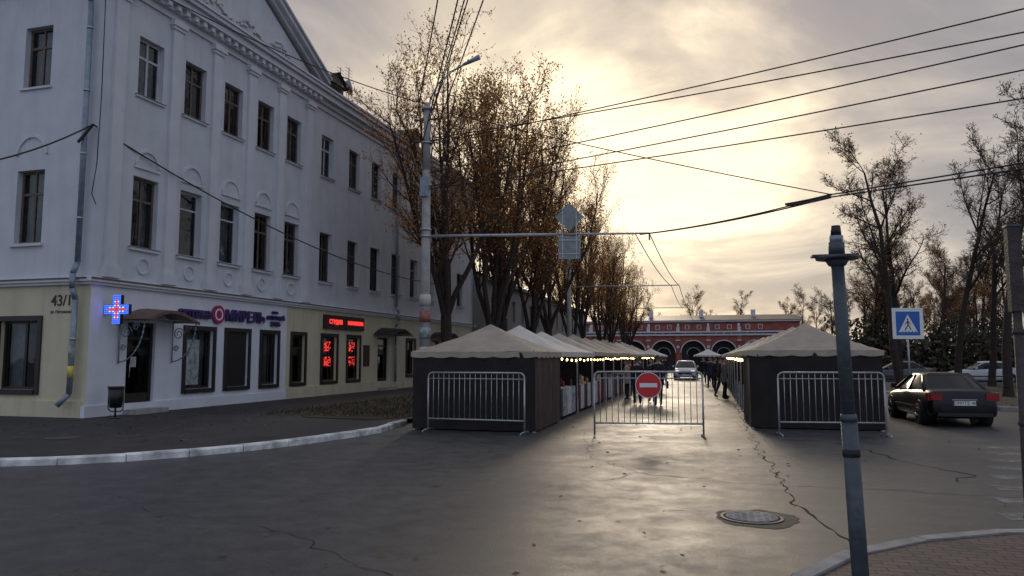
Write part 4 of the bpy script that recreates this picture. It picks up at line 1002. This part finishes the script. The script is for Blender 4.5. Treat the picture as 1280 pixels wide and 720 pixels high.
dot=nt.nodes.new('ShaderNodeVectorMath'); dot.operation='DOT_PRODUCT'; L_(tc.outputs['Generated'],dot.inputs[0]); dot.inputs[1].default_value=sd
gq=mth('ADD',dot.outputs['Value'],mth('MULTIPLY',mth('SUBTRACT',n1.outputs['Fac'],.5),.20))
rp=nt.nodes.new('ShaderNodeValToRGB'); L_(gq,rp.inputs['Fac'])
cr_=rp.color_ramp; cr_.elements[0].position=0; cr_.elements[0].color=(.47,.53,.67,1); cr_.elements[1].position=1.0; cr_.elements[1].color=(1.35,1.13,.80,1)
for p,c in((.55,(.40,.415,.46)),(.82,(.44,.42,.42)),(.90,(.53,.48,.445)),(.95,(.68,.59,.49)),(.98,(.95,.80,.60))):
    e_=cr_.elements.new(p); e_.color=c+(1,)
r3=nt.nodes.new('ShaderNodeValToRGB'); L_(n1.outputs['Fac'],r3.inputs['Fac']); r3.color_ramp.elements[0].position=.38; r3.color_ramp.elements[0].color=(.70,.70,.75,1); r3.color_ramp.elements[1].position=.60; r3.color_ramp.elements[1].color=(1.12,1.10,1.07,1)
mm=nt.nodes.new('ShaderNodeMix'); mm.data_type='RGBA'; mm.blend_type='MULTIPLY'; mm.inputs[0].default_value=1; L_(rp.outputs['Color'],mm.inputs[6]); L_(r3.outputs['Color'],mm.inputs[7])
sc=nt.nodes.new('ShaderNodeVectorMath'); sc.operation='SCALE'; L_(mm.outputs[2],sc.inputs[0]); sc.inputs['Scale'].default_value=10
m2=nt.nodes.new('ShaderNodeMix'); m2.data_type='RGBA'; m2.inputs[0].default_value=.92; L_(sky.outputs[0],m2.inputs[6]); L_(sc.outputs[0],m2.inputs[7])
L_(m2.outputs[2],bg.inputs['Color']); bg.inputs['Strength'].default_value=.098
sl=bpy.data.lights.new('sun','SUN'); sl.energy=.95; sl.angle=R(13); sl.color=(1,.84,.64); so=bpy.data.objects.new('sun',sl); COL.objects.link(so); so.rotation_euler=(-sd).to_track_quat('-Z','Y').to_euler()
cam=bpy.data.cameras.new('camera'); cam.lens=26.16; cam.sensor_width=36; cam.clip_end=2000; co=bpy.data.objects.new('camera',cam); COL.objects.link(co); co.location=(0,0,1.75); co.rotation_euler=(R(90+5.28),0,R(14.7)); S.camera=co
S.view_settings.view_transform='Standard'; S.view_settings.look='None'; S.view_settings.exposure=0
